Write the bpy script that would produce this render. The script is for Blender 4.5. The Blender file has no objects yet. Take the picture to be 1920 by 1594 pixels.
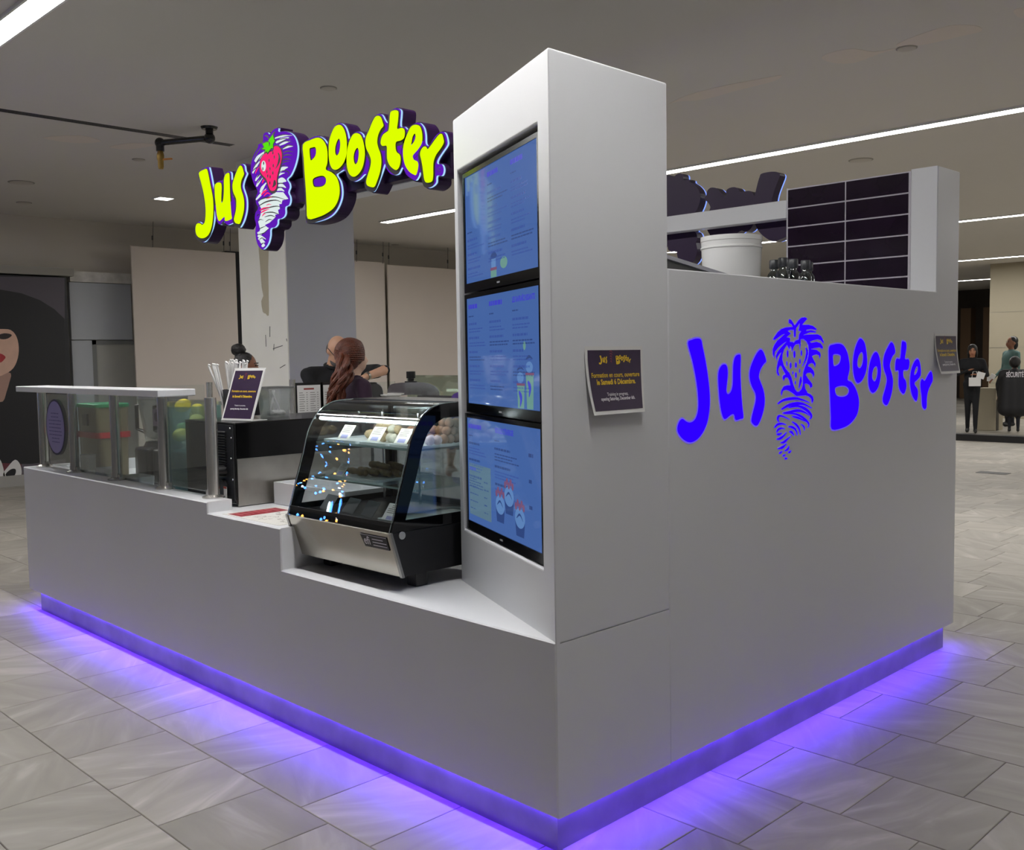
import bpy, bmesh, math, random
import numpy as np
from mathutils import Vector, Matrix
from mathutils.geometry import tessellate_polygon

# ------------------------------------------------------------------ camera, world, exposure
SC = bpy.context.scene
COL = SC.collection
random.seed(7)

def S(r, g, b):
    f = lambda c: (c / 255) / 12.92 if c / 255 <= 0.04045 else ((c / 255 + 0.055) / 1.055) ** 2.4
    return (f(r), f(g), f(b), 1.0)

CAM = np.array([2.019, -2.1569, 1.55]); YAW, PITCH, ROLL, FPX = .7938, -.0681, -.0159, 1851.3
_f = np.array([-math.sin(YAW) * math.cos(PITCH), math.cos(YAW) * math.cos(PITCH), math.sin(PITCH)])
_r = np.cross(_f, [0, 0, 1]); _r /= np.linalg.norm(_r); _u = np.cross(_r, _f)
_r, _u = math.cos(ROLL) * _r + math.sin(ROLL) * _u, -math.sin(ROLL) * _r + math.cos(ROLL) * _u
cd = bpy.data.cameras.new('camera'); cam = bpy.data.objects.new('camera', cd); COL.objects.link(cam)
cd.sensor_fit = 'HORIZONTAL'; cd.sensor_width = 36; cd.lens = 36 * FPX / 1920; cd.clip_end = 200; cd.clip_start = .05
m = Matrix.Identity(4)
for i in range(3):
    m[i][0], m[i][1], m[i][2], m[i][3] = _r[i], _u[i], -_f[i], CAM[i]
cam.matrix_world = m
SC.camera = cam

w = bpy.data.worlds.new('world'); SC.world = w; w.use_nodes = True
w.node_tree.nodes['Background'].inputs[0].default_value = (.92, .93, 1.0, 1)
w.node_tree.nodes['Background'].inputs[1].default_value = .09
SC.view_settings.view_transform = 'Standard'; SC.view_settings.look = 'None'
SC.view_settings.gamma = 1; SC.view_settings.use_curve_mapping = False
SC.view_settings.exposure = 0.0
STRIP = 46.0            # radiance of the ceiling light strips
UNDER = 100.0            # radiance of the violet strip under the kiosk

def plane_pt(px, py, ax, v):
    """where the line of sight through a measured point of the photo meets an axis plane"""
    d = _f + _r * (px - 960) / FPX - _u * (py - 797) / FPX
    return CAM + (v - CAM[ax]) / d[ax] * d

# ------------------------------------------------------------------ materials
MATS = {}
def mat(name, col=(.5, .5, .5, 1), rough=.5, metal=0, emit=None, es=0, spec=.5, var=0, vscale=6, bump=0, bscale=40, coat=0):
    if name in MATS: return MATS[name]
    m = bpy.data.materials.new(name); m.use_nodes = True; MATS[name] = m
    nt = m.node_tree; b = nt.nodes['Principled BSDF']
    b.inputs['Base Color'].default_value = col; b.inputs['Roughness'].default_value = rough
    b.inputs['Metallic'].default_value = metal; b.inputs['Specular IOR Level'].default_value = spec
    b.inputs['Coat Weight'].default_value = coat
    if emit:
        b.inputs['Emission Color'].default_value = emit; b.inputs['Emission Strength'].default_value = es
    g = nt.nodes.new('ShaderNodeNewGeometry')
    if var:
        n = nt.nodes.new('ShaderNodeTexNoise'); n.inputs['Scale'].default_value = vscale; n.inputs['Detail'].default_value = 4
        nt.links.new(g.outputs['Position'], n.inputs['Vector'])
        r = nt.nodes.new('ShaderNodeValToRGB'); r.color_ramp.elements[0].position = .3; r.color_ramp.elements[1].position = .7
        r.color_ramp.elements[0].color = tuple(c * (1 - var) for c in col[:3]) + (1,)
        r.color_ramp.elements[1].color = tuple(min(1, c * (1 + var)) for c in col[:3]) + (1,)
        nt.links.new(n.outputs['Fac'], r.inputs['Fac']); nt.links.new(r.outputs['Color'], b.inputs['Base Color'])
    if bump:
        n2 = nt.nodes.new('ShaderNodeTexNoise'); n2.inputs['Scale'].default_value = bscale
        nt.links.new(g.outputs['Position'], n2.inputs['Vector'])
        bp = nt.nodes.new('ShaderNodeBump'); bp.inputs['Strength'].default_value = bump; bp.inputs['Distance'].default_value = .01
        nt.links.new(n2.outputs['Fac'], bp.inputs['Height']); nt.links.new(bp.outputs['Normal'], b.inputs['Normal'])
    return m

def glass(name, tint=(.93, .97, .96, 1), refl=.08, rough=.0, haze=0, hcol=(.8, .8, .8, 1), fres=.5):
    if name in MATS: return MATS[name]
    m = bpy.data.materials.new(name); m.use_nodes = True; MATS[name] = m
    nt = m.node_tree; nt.nodes.remove(nt.nodes['Principled BSDF']); o = nt.nodes['Material Output']
    t = nt.nodes.new('ShaderNodeBsdfTransparent'); t.inputs[0].default_value = tint
    g = nt.nodes.new('ShaderNodeBsdfGlossy'); g.inputs['Roughness'].default_value = rough; g.inputs[0].default_value = (1, 1, 1, 1)
    f = nt.nodes.new('ShaderNodeLayerWeight'); f.inputs[0].default_value = .25
    mm = nt.nodes.new('ShaderNodeMath'); mm.operation = 'MULTIPLY_ADD'; mm.inputs[1].default_value = fres; mm.inputs[2].default_value = refl
    nt.links.new(f.outputs['Fresnel'], mm.inputs[0])
    x = nt.nodes.new('ShaderNodeMixShader')
    nt.links.new(mm.outputs[0], x.inputs[0]); nt.links.new(t.outputs[0], x.inputs[1]); nt.links.new(g.outputs[0], x.inputs[2])
    if haze:
        df = nt.nodes.new('ShaderNodeBsdfDiffuse'); df.inputs[0].default_value = hcol
        y = nt.nodes.new('ShaderNodeMixShader'); y.inputs[0].default_value = haze
        nt.links.new(x.outputs[0], y.inputs[1]); nt.links.new(df.outputs[0], y.inputs[2]); x = y
    nt.links.new(x.outputs[0], o.inputs['Surface'])
    return m

def lamp(name, col, s):
    """a surface that only gives off light"""
    if name in MATS: return MATS[name]
    m = bpy.data.materials.new(name); m.use_nodes = True; MATS[name] = m
    nt = m.node_tree; nt.nodes.remove(nt.nodes['Principled BSDF'])
    e = nt.nodes.new('ShaderNodeEmission'); e.inputs[0].default_value = col; e.inputs[1].default_value = s
    nt.links.new(e.outputs[0], nt.nodes['Material Output'].inputs['Surface'])
    return m

# ------------------------------------------------------------------ mesh builders
class MB:
    def __init__(s): s.v = []; s.f = []; s.m = []; s.s = []
    def add(s, vs, fs, m=0, smooth=False):
        o = len(s.v); s.v += [tuple(map(float, p)) for p in vs]
        for q in fs:
            s.f.append(tuple(i + o for i in q)); s.m.append(m); s.s.append(smooth)
        return s
    def box(s, x0, y0, z0, x1, y1, z1, m=0):
        vs = [(x, y, z) for z in (z0, z1) for y in (y0, y1) for x in (x0, x1)]
        return s.add(vs, [(0, 2, 3, 1), (4, 5, 7, 6), (0, 1, 5, 4), (2, 6, 7, 3), (0, 4, 6, 2), (1, 3, 7, 5)], m)
    def obox(s, c, size, M=None, m=0):
        M = M or Matrix.Identity(3); h = Vector(size) / 2; c = Vector(c)
        vs = [c + M @ Vector((x * h.x, y * h.y, z * h.z)) for z in (-1, 1) for y in (-1, 1) for x in (-1, 1)]
        return s.add(vs, [(0, 2, 3, 1), (4, 5, 7, 6), (0, 1, 5, 4), (2, 6, 7, 3), (0, 4, 6, 2), (1, 3, 7, 5)], m)
    def tube(s, pts, r, n=10, m=0, caps=True):
        P = [Vector(p) for p in pts]; k = len(P)
        rs = r if hasattr(r, '__len__') else [r] * k
        vs = []; up = None
        for i in range(k):
            d = (P[min(i + 1, k - 1)] - P[max(i - 1, 0)]).normalized()
            if up is None: up = d.orthogonal().normalized()
            up = (up - d * up.dot(d)); up = up.normalized() if up.length > 1e-6 else d.orthogonal().normalized()
            sd = d.cross(up)
            vs += [P[i] + rs[i] * (math.cos(a) * up + math.sin(a) * sd) for a in [2 * math.pi * j / n for j in range(n)]]
        fs = [(i * n + j, i * n + (j + 1) % n, (i + 1) * n + (j + 1) % n, (i + 1) * n + j) for i in range(k - 1) for j in range(n)]
        s.add(vs, fs, m, True)
        if caps:
            s.add(vs[:n], [tuple(range(n))[::-1]], m); s.add(vs[-n:], [tuple(range(n))], m)
        return s
    def lathe(s, prof, c=(0, 0, 0), n=24, m=0, sx=1, sy=1):
        vs = []; k = len(prof)
        for r, z in prof:
            vs += [(c[0] + sx * r * math.cos(2 * math.pi * j / n), c[1] + sy * r * math.sin(2 * math.pi * j / n), c[2] + z) for j in range(n)]
        fs = [(i * n + j, i * n + (j + 1) % n, (i + 1) * n + (j + 1) % n, (i + 1) * n + j) for i in range(k - 1) for j in range(n)]
        s.add(vs, fs, m, True)
        if prof[0][0] > 1e-5: s.add(vs[:n], [tuple(range(n))[::-1]], m)
        if prof[-1][0] > 1e-5: s.add(vs[-n:], [tuple(range(n))], m)
        return s
    def ell(s, c, rad, nu=16, nv=10, m=0, M=None, fn=None):
        M = M or Matrix.Identity(3); c = Vector(c); vs = [c + M @ Vector((0, 0, -rad[2]))]
        for i in range(1, nv):
            t = math.pi * i / nv - math.pi / 2
            for j in range(nu):
                a = 2 * math.pi * j / nu
                p = Vector((math.cos(t) * math.cos(a), math.cos(t) * math.sin(a), math.sin(t)))
                k = fn(p) if fn else 1
                vs.append(c + M @ Vector((p.x * rad[0] * k, p.y * rad[1] * k, p.z * rad[2] * k)))
        vs.append(c + M @ Vector((0, 0, rad[2]))); L = len(vs) - 1
        fs = [(0, 1 + (j + 1) % nu, 1 + j) for j in range(nu)]
        for i in range(nv - 2):
            for j in range(nu):
                a = 1 + i * nu; fs.append((a + j, a + (j + 1) % nu, a + nu + (j + 1) % nu, a + nu + j))
        a = 1 + (nv - 2) * nu
        fs += [(a + j, a + (j + 1) % nu, L) for j in range(nu)]
        return s.add(vs, fs, m, True)
    def prism(s, loops, fn, d0, d1, mf=0, ms=0, cham=0):
        """2-D outline (first loop) with holes, from depth d0 (back) to d1 (front); fn(u,v,d) -> world"""
        loops = [[(float(a), float(b)) for a, b in l] for l in loops]
        front = [offset(l, -cham if i == 0 else cham) for i, l in enumerate(loops)] if cham else loops
        flat = [p for l in front for p in l]
        tris = tessellate_polygon([[Vector((a, b, 0)) for a, b in l] for l in front])
        s.add([fn(a, b, d1) for a, b in flat], [tuple(t) for t in tris], mf)
        if d0 == d1: return s
        flat0 = [p for l in loops for p in l]
        s.add([fn(a, b, d0) for a, b in flat0], [tuple(t)[::-1] for t in tris], ms)
        for l, lf in zip(loops, front):
            n = len(l)
            if cham:
                vs = [fn(a, b, d0) for a, b in l] + [fn(a, b, d1 - cham) for a, b in l] + [fn(a, b, d1) for a, b in lf]
                s.add(vs, [(k * n + i, k * n + (i + 1) % n, (k + 1) * n + (i + 1) % n, (k + 1) * n + i) for k in (0, 1) for i in range(n)], ms)
            else:
                vs = [fn(a, b, d0) for a, b in l] + [fn(a, b, d1) for a, b in l]
                s.add(vs, [(i, (i + 1) % n, n + (i + 1) % n, n + i) for i in range(n)], ms)
        return s
    def mesh(s, name, mats):
        me = bpy.data.meshes.new(name)
        me.from_pydata(s.v, [], s.f)
        for mm in (mats if isinstance(mats, (list, tuple)) else [mats]): me.materials.append(mm)
        me.polygons.foreach_set('material_index', s.m); me.polygons.foreach_set('use_smooth', s.s)
        bm = bmesh.new(); bm.from_mesh(me)
        bmesh.ops.remove_doubles(bm, verts=bm.verts, dist=1e-6)
        bmesh.ops.recalc_face_normals(bm, faces=bm.faces)
        bm.to_mesh(me); bm.free(); me.update()
        if any(s.s): me.set_sharp_from_angle(angle=math.radians(42))
        return me

def area(l): return sum(l[i - 1][0] * l[i][1] - l[i][0] * l[i - 1][1] for i in range(len(l))) / 2
def offset(l, d):
    """grow (d>0) or shrink a closed outline"""
    sg = 1 if area(l) > 0 else -1; n = len(l); out = []
    for i in range(n):
        a, b, c = l[i - 1], l[i], l[(i + 1) % n]
        e1 = Vector((b[0] - a[0], b[1] - a[1])); e2 = Vector((c[0] - b[0], c[1] - b[1]))
        if e1.length < 1e-9 or e2.length < 1e-9: out.append(b); continue
        n1 = Vector((e1.y, -e1.x)).normalized() * sg; n2 = Vector((e2.y, -e2.x)).normalized() * sg
        t = n1 + n2
        if t.length < 1e-6: out.append(b); continue
        t.normalize(); k = d / max(.5, t.dot(n1)); out.append((b[0] + t.x * k, b[1] + t.y * k))
    return out
def smooth(pts, n=3):
    """closed Catmull-Rom curve through the points"""
    k = len(pts); out = []
    for i in range(k):
        p0, p1, p2, p3 = [np.array(pts[(i + j) % k], float) for j in (-1, 0, 1, 2)]
        for q in range(n):
            t = q / n
            out.append(tuple(.5 * (2 * p1 + (p2 - p0) * t + (2 * p0 - 5 * p1 + 4 * p2 - p3) * t * t + (3 * p1 - p0 - 3 * p2 + p3) * t ** 3)))
    return out
def smooth_open(pts, n=4):
    P = [pts[0]] + list(pts) + [pts[-1]]; out = []
    for i in range(len(pts) - 1):
        p0, p1, p2, p3 = [np.array(P[i + j], float) for j in range(4)]
        for q in range(n):
            t = q / n
            out.append(tuple(.5 * (2 * p1 + (p2 - p0) * t + (2 * p0 - 5 * p1 + 4 * p2 - p3) * t * t + (3 * p1 - p0 - 3 * p2 + p3) * t ** 3)))
    return out + [tuple(map(float, pts[-1]))]
def stroke(pts, wd, taper=(.35, .15), n=4):
    """brush stroke outline along a polyline"""
    P = smooth_open(pts, n) if len(pts) > 2 else [tuple(np.array(pts[0]) + (np.array(pts[1]) - np.array(pts[0])) * t) for t in (0, .3, .6, 1)]
    k = len(P); L = []; Rr = []
    for i in range(k):
        a = np.array(P[max(i - 1, 0)]); b = np.array(P[min(i + 1, k - 1)]); d = b - a; d = d / (np.linalg.norm(d) + 1e-9)
        nn = np.array((-d[1], d[0])); t = i / (k - 1)
        h = wd / 2 * (taper[0] + (1 - taper[0]) * min(1, t / .35)) if t < .5 else wd / 2 * (taper[1] + (1 - taper[1]) * min(1, (1 - t) / .5))
        L.append(tuple(np.array(P[i]) + nn * h)); Rr.append(tuple(np.array(P[i]) - nn * h))
    return L + Rr[::-1]
def ellipse(c, rx, ry, n=24): return [(c[0] + rx * math.cos(2 * math.pi * i / n), c[1] + ry * math.sin(2 * math.pi * i / n)) for i in range(n)]
def rect(x0, y0, x1, y1): return [(x0, y0), (x1, y0), (x1, y1), (x0, y1)]
def rrect(x0, y0, x1, y1, r, n=5):
    o = []
    for cx, cy, a0 in ((x1 - r, y0 + r, -90), (x1 - r, y1 - r, 0), (x0 + r, y1 - r, 90), (x0 + r, y0 + r, 180)):
        o += [(cx + r * math.cos(math.radians(a0 + 90 * i / n)), cy + r * math.sin(math.radians(a0 + 90 * i / n))) for i in range(n + 1)]
    return o

WM = {}
def par(o, p):
    if p is not None:
        o.parent = p; o.matrix_parent_inverse = WM.get(p.name, Matrix.Identity(4)).inverted()
def tag(o, label=None, cat=None, group=None, kind=None):
    if label: o['label'] = label
    if cat: o['category'] = cat
    if group: o['group'] = group
    if kind: o['kind'] = kind
    return o
def thing(name, label, cat, loc=(0, 0, 0), group=None):
    o = bpy.data.objects.new(name, None); COL.objects.link(o); o.location = loc; o.empty_display_size = .05
    WM[o.name] = Matrix.Translation(loc); return tag(o, label, cat, group)
def obj(name, mb, mats, parent=None, **kw):
    me = mb.mesh(name, mats) if isinstance(mb, MB) else mb
    o = bpy.data.objects.new(name, me); COL.objects.link(o); par(o, parent)
    return tag(o, **kw)
def inst(name, me, loc, rot=(0, 0, 0), parent=None, scale=1, **kw):
    o = bpy.data.objects.new(name, me); COL.objects.link(o); o.location = loc; o.rotation_euler = rot
    o.scale = (scale,) * 3 if not hasattr(scale, '__len__') else scale
    par(o, parent); return tag(o, **kw)
def bevel(o, w=.004, seg=2, ang=40):
    b = o.modifiers.new('bevel', 'BEVEL'); b.width = w; b.segments = seg; b.limit_method = 'ANGLE'; b.angle_limit = math.radians(ang)
    return o

def text2d(body, size=1.0, align='LEFT', bold=0.0, sx=1.0):
    """flat lettering as (verts, faces) in a 2-D plane"""
    cu = bpy.data.curves.new('lettering', 'FONT'); cu.body = body; cu.size = size; cu.align_x = align; cu.offset = bold
    cu.resolution_u = 3; cu.fill_mode = 'FRONT'
    o = bpy.data.objects.new('lettering', cu); COL.objects.link(o)
    dg = bpy.context.evaluated_depsgraph_get(); me = bpy.data.meshes.new_from_object(o.evaluated_get(dg))
    vs = [(v.co.x * sx, v.co.y) for v in me.vertices]; fs = [tuple(p.vertices) for p in me.polygons]
    bpy.data.objects.remove(o); bpy.data.curves.remove(cu); bpy.data.meshes.remove(me)
    return vs, fs
def put_text(mb, body, u, v, size, fn, d, m=0, align='CENTER', bold=0.0, sx=1.0, thick=.0006):
    vs, fs = text2d(body, size, align, bold, sx)
    mb.add([fn(u + a, v + b, d) for a, b in vs], fs, m)

# ------------------------------------------------------------------ palette
WHITE = mat('white_solid_surface', S(222, 223, 226), .32, var=.012, vscale=1.5)
WALLW = mat('painted_wall', S(196, 190, 178), .7, var=.03, vscale=.8, bump=.05)
STEEL = mat('brushed_steel', S(168, 165, 158), .3, 1, var=.12, vscale=7)
CHROME = mat('chrome', S(225, 225, 225), .12, 1)
BLACK = mat('black_plastic', S(18, 18, 20), .35)
BLACKM = mat('black_metal', S(14, 14, 15), .25, 0, coat=.2)
GREYD = mat('dark_grey_metal', S(62, 62, 62), .45)
PAPER = mat('white_paper', S(225, 224, 222), .7)
PURPLE_PRINT = mat('dark_purple_print', S(50, 30, 62), .45, var=.1, vscale=20)
YELLOW_PRINT = mat('yellow_print', S(228, 190, 40), .5)
WHITE_PRINT = mat('white_print', S(220, 216, 222), .5)
INK = mat('black_ink', S(60, 58, 62), .6)
GLASS = glass('clear_glass')

# ================================================================== THE SETTING
H = 3.5
def tile_material():
    m = bpy.data.materials.new('stone_floor_tile'); m.use_nodes = True; nt = m.node_tree; b = nt.nodes['Principled BSDF']
    N = lambda t: nt.nodes.new('ShaderNode' + t); L = nt.links.new
    g = N('NewGeometry'); oi = N('ObjectInfo')
    ad = N('Math'); ad.operation = 'ADD'; L(g.outputs['Random Per Island'], ad.inputs[0]); L(oi.outputs['Random'], ad.inputs[1])
    fr = N('Math'); fr.operation = 'FRACT'; L(ad.outputs[0], fr.inputs[0])
    an = N('Math'); an.operation = 'MULTIPLY'; an.inputs[1].default_value = 40; L(fr.outputs[0], an.inputs[0])
    rot = N('VectorRotate'); rot.rotation_type = 'Z_AXIS'; L(g.outputs['Position'], rot.inputs['Vector']); L(an.outputs[0], rot.inputs['Angle'])
    mp = N('Mapping'); mp.inputs['Scale'].default_value = (1.3, 5.5, 1); L(rot.outputs[0], mp.inputs['Vector'])
    off = N('Combine' + 'XYZ'); L(an.outputs[0], off.inputs[0]); L(an.outputs[0], off.inputs[1]); L(off.outputs[0], mp.inputs['Location'])
    n = N('TexNoise'); n.inputs['Scale'].default_value = 1.6; n.inputs['Detail'].default_value = 5; n.inputs['Distortion'].default_value = .8
    L(mp.outputs[0], n.inputs['Vector'])
    r = N('ValToRGB'); e = r.color_ramp.elements
    e[0].position = .3; e[0].color = S(144, 139, 130); e[1].position = .74; e[1].color = S(178, 173, 165)
    x = e.new(.5); x.color = S(154, 149, 139)
    x = e.new(.6); x.color = S(160, 155, 146)
    L(n.outputs['Fac'], r.inputs['Fac'])
    hv = N('HueSaturation'); L(r.outputs[0], hv.inputs['Color'])
    mr = N('MapRange'); mr.inputs[3].default_value = .84; mr.inputs[4].default_value = 1.12; L(fr.outputs[0], mr.inputs[0]); L(mr.outputs[0], hv.inputs['Value'])
    L(hv.outputs[0], b.inputs['Base Color'])
    b.inputs['Roughness'].default_value = .45; b.inputs['Specular IOR Level'].default_value = .3
    return m
TILE = tile_material()
GROUT = mat('grout', S(124, 119, 112), .9)

fl = obj('floor', MB().box(-13, -9, -.12, 10, 36, -.003), GROUT, kind='structure', label='pale stone tiled floor of the shopping hall')
TX, TY, GAP = .402, .41, .0035
tm = MB(); bv = .0025
def tile_geo(mb, x0, y0, x1, y1):
    vs = [(x0, y0, -.006), (x1, y0, -.006), (x1, y1, -.006), (x0, y1, -.006),
          (x0, y0, -bv * .6), (x1, y0, -bv * .6), (x1, y1, -bv * .6), (x0, y1, -bv * .6),
          (x0 + bv, y0 + bv, 0), (x1 - bv, y0 + bv, 0), (x1 - bv, y1 - bv, 0), (x0 + bv, y1 - bv, 0)]
    fs = [(8, 9, 10, 11)] + [(a, (a + 1) % 4, 4 + (a + 1) % 4, 4 + a) for a in range(4)] + [(4 + a, 4 + (a + 1) % 4, 8 + (a + 1) % 4, 8 + a) for a in range(4)]
    mb.add(vs, fs)
tile_geo(tm, 0, 0, TX - GAP, TY - GAP)
tile_me = tm.mesh('tile', TILE)
known = {0: -1.93, 1: -2.10, -1: -1.647, 4: .48, 3: .345, 5: .325, 6: .46}     # joint positions read from rows near the kiosk
cells = []
rr = random.Random(3)
for j in range(-9, 86):
    y0 = -.765 + TY * j
    ph = known.get(j, rr.random() * TX)
    i0 = math.floor((-13 - ph) / TX)
    for i in range(i0, i0 + 58):
        x0 = ph + i * TX
        if x0 > 9.6 or x0 < -13: continue
        cx, cy = x0 + TX / 2, y0 + TY / 2
        if -4.3 < cx < -.25 and .3 < cy < 2.8: continue
        d = np.array([cx, cy, 0]) - CAM; z = d @ _f
        vis = False
        if z > .2:
            px, py = 960 + FPX * (d @ _r) / z, 797 - FPX * (d @ _u) / z
            vis = -60 < px < 1980 and 700 < py < 1680
        cells.append((0 if vis else 1, z if vis else abs(z) + 9, x0, y0))
cells.sort()
rest = MB()
for k, (hid, z, x0, y0) in enumerate(cells):
    if k < 300: inst('floor_tile', tile_me, (x0 + GAP / 2, y0 + GAP / 2, 0), parent=fl)
    else: tile_geo(rest, x0 + GAP / 2, y0 + GAP / 2, x0 + TX - GAP / 2, y0 + TY - GAP / 2)
obj('distant_floor_tiles', rest, TILE, fl, kind='stuff')
obj('floor_drain', MB().prism([rrect(-2.75, 10.75, -2.38, 10.97, .03)], lambda u, v, d: (u, v, d), 0, .004), GREYD, fl)

CEIL = mat('ceiling_paint', S(207, 203, 196), .85, var=.015, vscale=.35)
PATCH = mat('ceiling_patch_plaster', S(216, 206, 195), .8)
ce = obj('ceiling', MB().box(-13, -9, H, 10, 36, H + .15), CEIL, kind='structure', label='smooth grey ceiling with plaster patches')
pm = MB()
for pts in ([(1252, 196), (1290, 178), (1360, 160), (1440, 145), (1466, 141), (1450, 152), (1380, 170), (1320, 186), (1270, 190)],
            [(1540, 108), (1560, 98), (1600, 91), (1640, 97), (1690, 88), (1650, 100), (1600, 118), (1560, 117)],
            [(1680, 84), (1720, 66), (1780, 48), (1830, 48), (1840, 58), (1800, 68), (1740, 82), (1700, 87)],
            [(1900, 20), (1920, 14), (1950, 20), (1930, 34), (1910, 32)],
            [(80, 258), (150, 254), (190, 265), (140, 268)], [(205, 275), (250, 268), (290, 272), (240, 280)]):
    lp = [tuple(plane_pt(x, y, 2, H)[:2]) for x, y in pts]
    pm.prism([smooth(lp, 3)], lambda u, v, d: (u, v, H - d), 0, .0015)
obj('plaster_patch', pm, PATCH, ce)
# linear air slot
sm_ = MB()
for dx in (-.055, -.02, .015): sm_.box(-6.17 + dx, -.6, H - .003, -6.17 + dx + .022, 2.42, H)
obj('air_slot', sm_, GREYD, ce)
DISC = mat('off_white_plastic', S(188, 182, 172), .5)
for px, py, rad in ((1614, 300, .11), (1700, 90, .06), (616, 165, .055), (260, 299, .055), (40, 342, .12), (45, 380, .08), (741, 459, .06)):
    p = plane_pt(px, py, 2, H)
    o = thing('ceiling_disc', 'x', 'vent', (p[0], p[1], H))
    obj('disc', MB().lathe([(.0, -.012), (rad * .8, -.011), (rad * .95, -.008), (rad, 0)], (p[0], p[1], H)), DISC, o)
    obj('rim', MB().lathe([(rad, -.006), (rad * 1.1, -.004), (rad * 1.1, 0)], (p[0], p[1], H)), mat('disc_rim_grey', S(150, 146, 138), .6), o)
    o['label'] = {1614: 'round ceiling disc above the dark tiled wall end', 1700: 'round ceiling disc beside the plaster patches at upper right',
                  616: 'round ceiling disc directly above the strawberry of the lit sign', 260: 'small round ceiling disc left of the black pipe',
                  40: 'wide round ceiling disc at the far left edge', 45: 'round ceiling disc nearest the wall at far left', 741: 'small round ceiling disc over the hanging panels behind the column'}[px]
    o['group'] = 'round ceiling discs'

# linear ceiling lights
LEDW = lamp('white_led_diffuser', (1.0, .985, .965, 1), STRIP)
HOUS = mat('white_light_housing', S(225, 225, 222), .5)
for y, x0, x1, lab in ((-.12, -9.3, 1.6, 'long white ceiling light strip at the upper left corner of the view'),
                  (6.5, -9.3, 6.0, 'long white ceiling light strip running behind the menu screen tower'),
                  (13.2, -9.3, 6.0, 'second white ceiling light strip behind the kiosk, above the right doorway'),
                  (19.9, -9.3, 6.0, 'third white ceiling light strip, close to the far wall'),
                  (26.2, -9.3, -6.6, 'short white ceiling light strip inside the far shop')):
    t = thing('linear_ceiling_light', lab, 'ceiling light', ((x0 + x1) / 2, y, H), 'linear ceiling lights')
    hb = MB().box(x0 - .02, y - .085, H - .02, x1 + .02, y - .07, H).box(x0 - .02, y + .07, H - .02, x1 + .02, y + .085, H)
    hb.box(x0 - .02, y - .07, H - .02, x0, y + .07, H).box(x1, y - .07, H - .02, x1 + .02, y + .07, H)
    obj('housing', hb, HOUS, t)
    obj('diffuser', MB().box(x0, y - .07, H - .015, x1, y + .07, H - .002), LEDW, t)
# small square downlight
p = plane_pt(307, 371, 2, H)
t = thing('square_downlight', 'small bright square downlight in the ceiling left of the lit sign', 'ceiling light', (p[0], p[1], H))
obj('trim_frame', MB().box(p[0] - .1, p[1] - .1, H - .012, p[0] + .1, p[1] + .1, H), HOUS, t)
obj('lens', MB().box(p[0] - .08, p[1] - .08, H - .016, p[0] + .08, p[1] + .08, H - .012), lamp('downlight_lens', (1, .98, .9, 1), 5), t)

# sprinkler supply pipe
t = thing('ceiling_pipe', 'black angled ceiling pipe with a brass valve at its end', 'pipe', (-5.8, 2.0, H))
a = Vector((-5.82, 2.02, H)); b_ = plane_pt(393, 259, 2, H - .09); a = Vector((b_[0], b_[1], H)); b = Vector(b_)
dd = 8.35; q = Vector(CAM + dd * (_f + _r * (300 - 960) / FPX - _u * (270 - 797) / FPX)); q.z = b.z - .0
obj('pipe_run', MB().tube([b, q], .025, 14), BLACKM, t)
obj('flange', MB().lathe([(.0, -.02), (.06, -.02), (.07, 0)], a), BLACKM, t)
obj('elbow', MB().tube([a, b + Vector((0, 0, .01))], .032, 12).ell(b, (.046, .046, .046)), BLACKM, t, )
obj('elbow', MB().ell(q, (.043, .043, .043)).tube([q, q - Vector((0, 0, .07))], .034, 12), BLACKM, t)
BRASS = mat('brass', S(168, 138, 76), .35, .9)
vv = obj('valve', MB().lathe([(.018, -.22), (.024, -.2), (.024, -.15), (.03, -.14), (.03, -.1), (.022, -.07)], q), BRASS, t)
obj('valve_lever', MB().obox(q + Vector((.05, .03, -.14)), (.1, .022, .012), Matrix.Rotation(.5, 3, 'Z')), mat('orange_lever', S(190, 120, 40), .5), vv)

# ---- left wall with soffit, door panel, advert
XW = -11.7
wl = obj('wall_left', MB().box(XW - .2, -9, 0, XW, 36, H), WALLW, kind='structure', label='beige wall at the far left of the hall')
fy = lambda u, v, d: (XW + d, u, v)
def wallq(pts, X=XW): return [tuple(plane_pt(x, y, 0, X)[1:]) for x, y in pts]
GREYP = mat('grey_panel', S(176, 180, 184), .6, var=.04, vscale=2)
tr = obj('trim_1', MB().box(XW, -2, 2.72, XW + .26, 2.98, 2.82), mat('grey_trim', S(150, 147, 138), .6), kind='structure', label='grey trim ledge above the dark advert')
obj('trim_2', MB().box(XW, 2.98, 2.66, XW + .12, 3.82, 2.80), mat('rough_plaster_edge', S(205, 203, 195), .8, var=.15, vscale=9), kind='structure', label='rough plaster edge above the grey door panel')
pan = obj('wall_panel_grey', MB().box(XW, 2.98, 1.885, XW + .08, 3.82, 2.655).box(XW, 2.98, 0, XW + .075, 3.25, 1.875), GREYP, kind='structure', label='pale grey wall panel around the service door')
dr = obj('door_1', MB().box(XW, 3.27, 0, XW + .05, 4.1, 1.84), mat('door_grey', S(168, 168, 160), .5, var=.03), kind='structure', label='pale grey service door behind the counter')
obj('door_frame', MB().box(XW, 3.25, 0, XW + .07, 3.31, 1.875).box(XW, 3.25, 1.82, XW + .07, 4.1, 1.875), mat('door_frame_grey', S(120, 122, 120), .5), dr)

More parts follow.
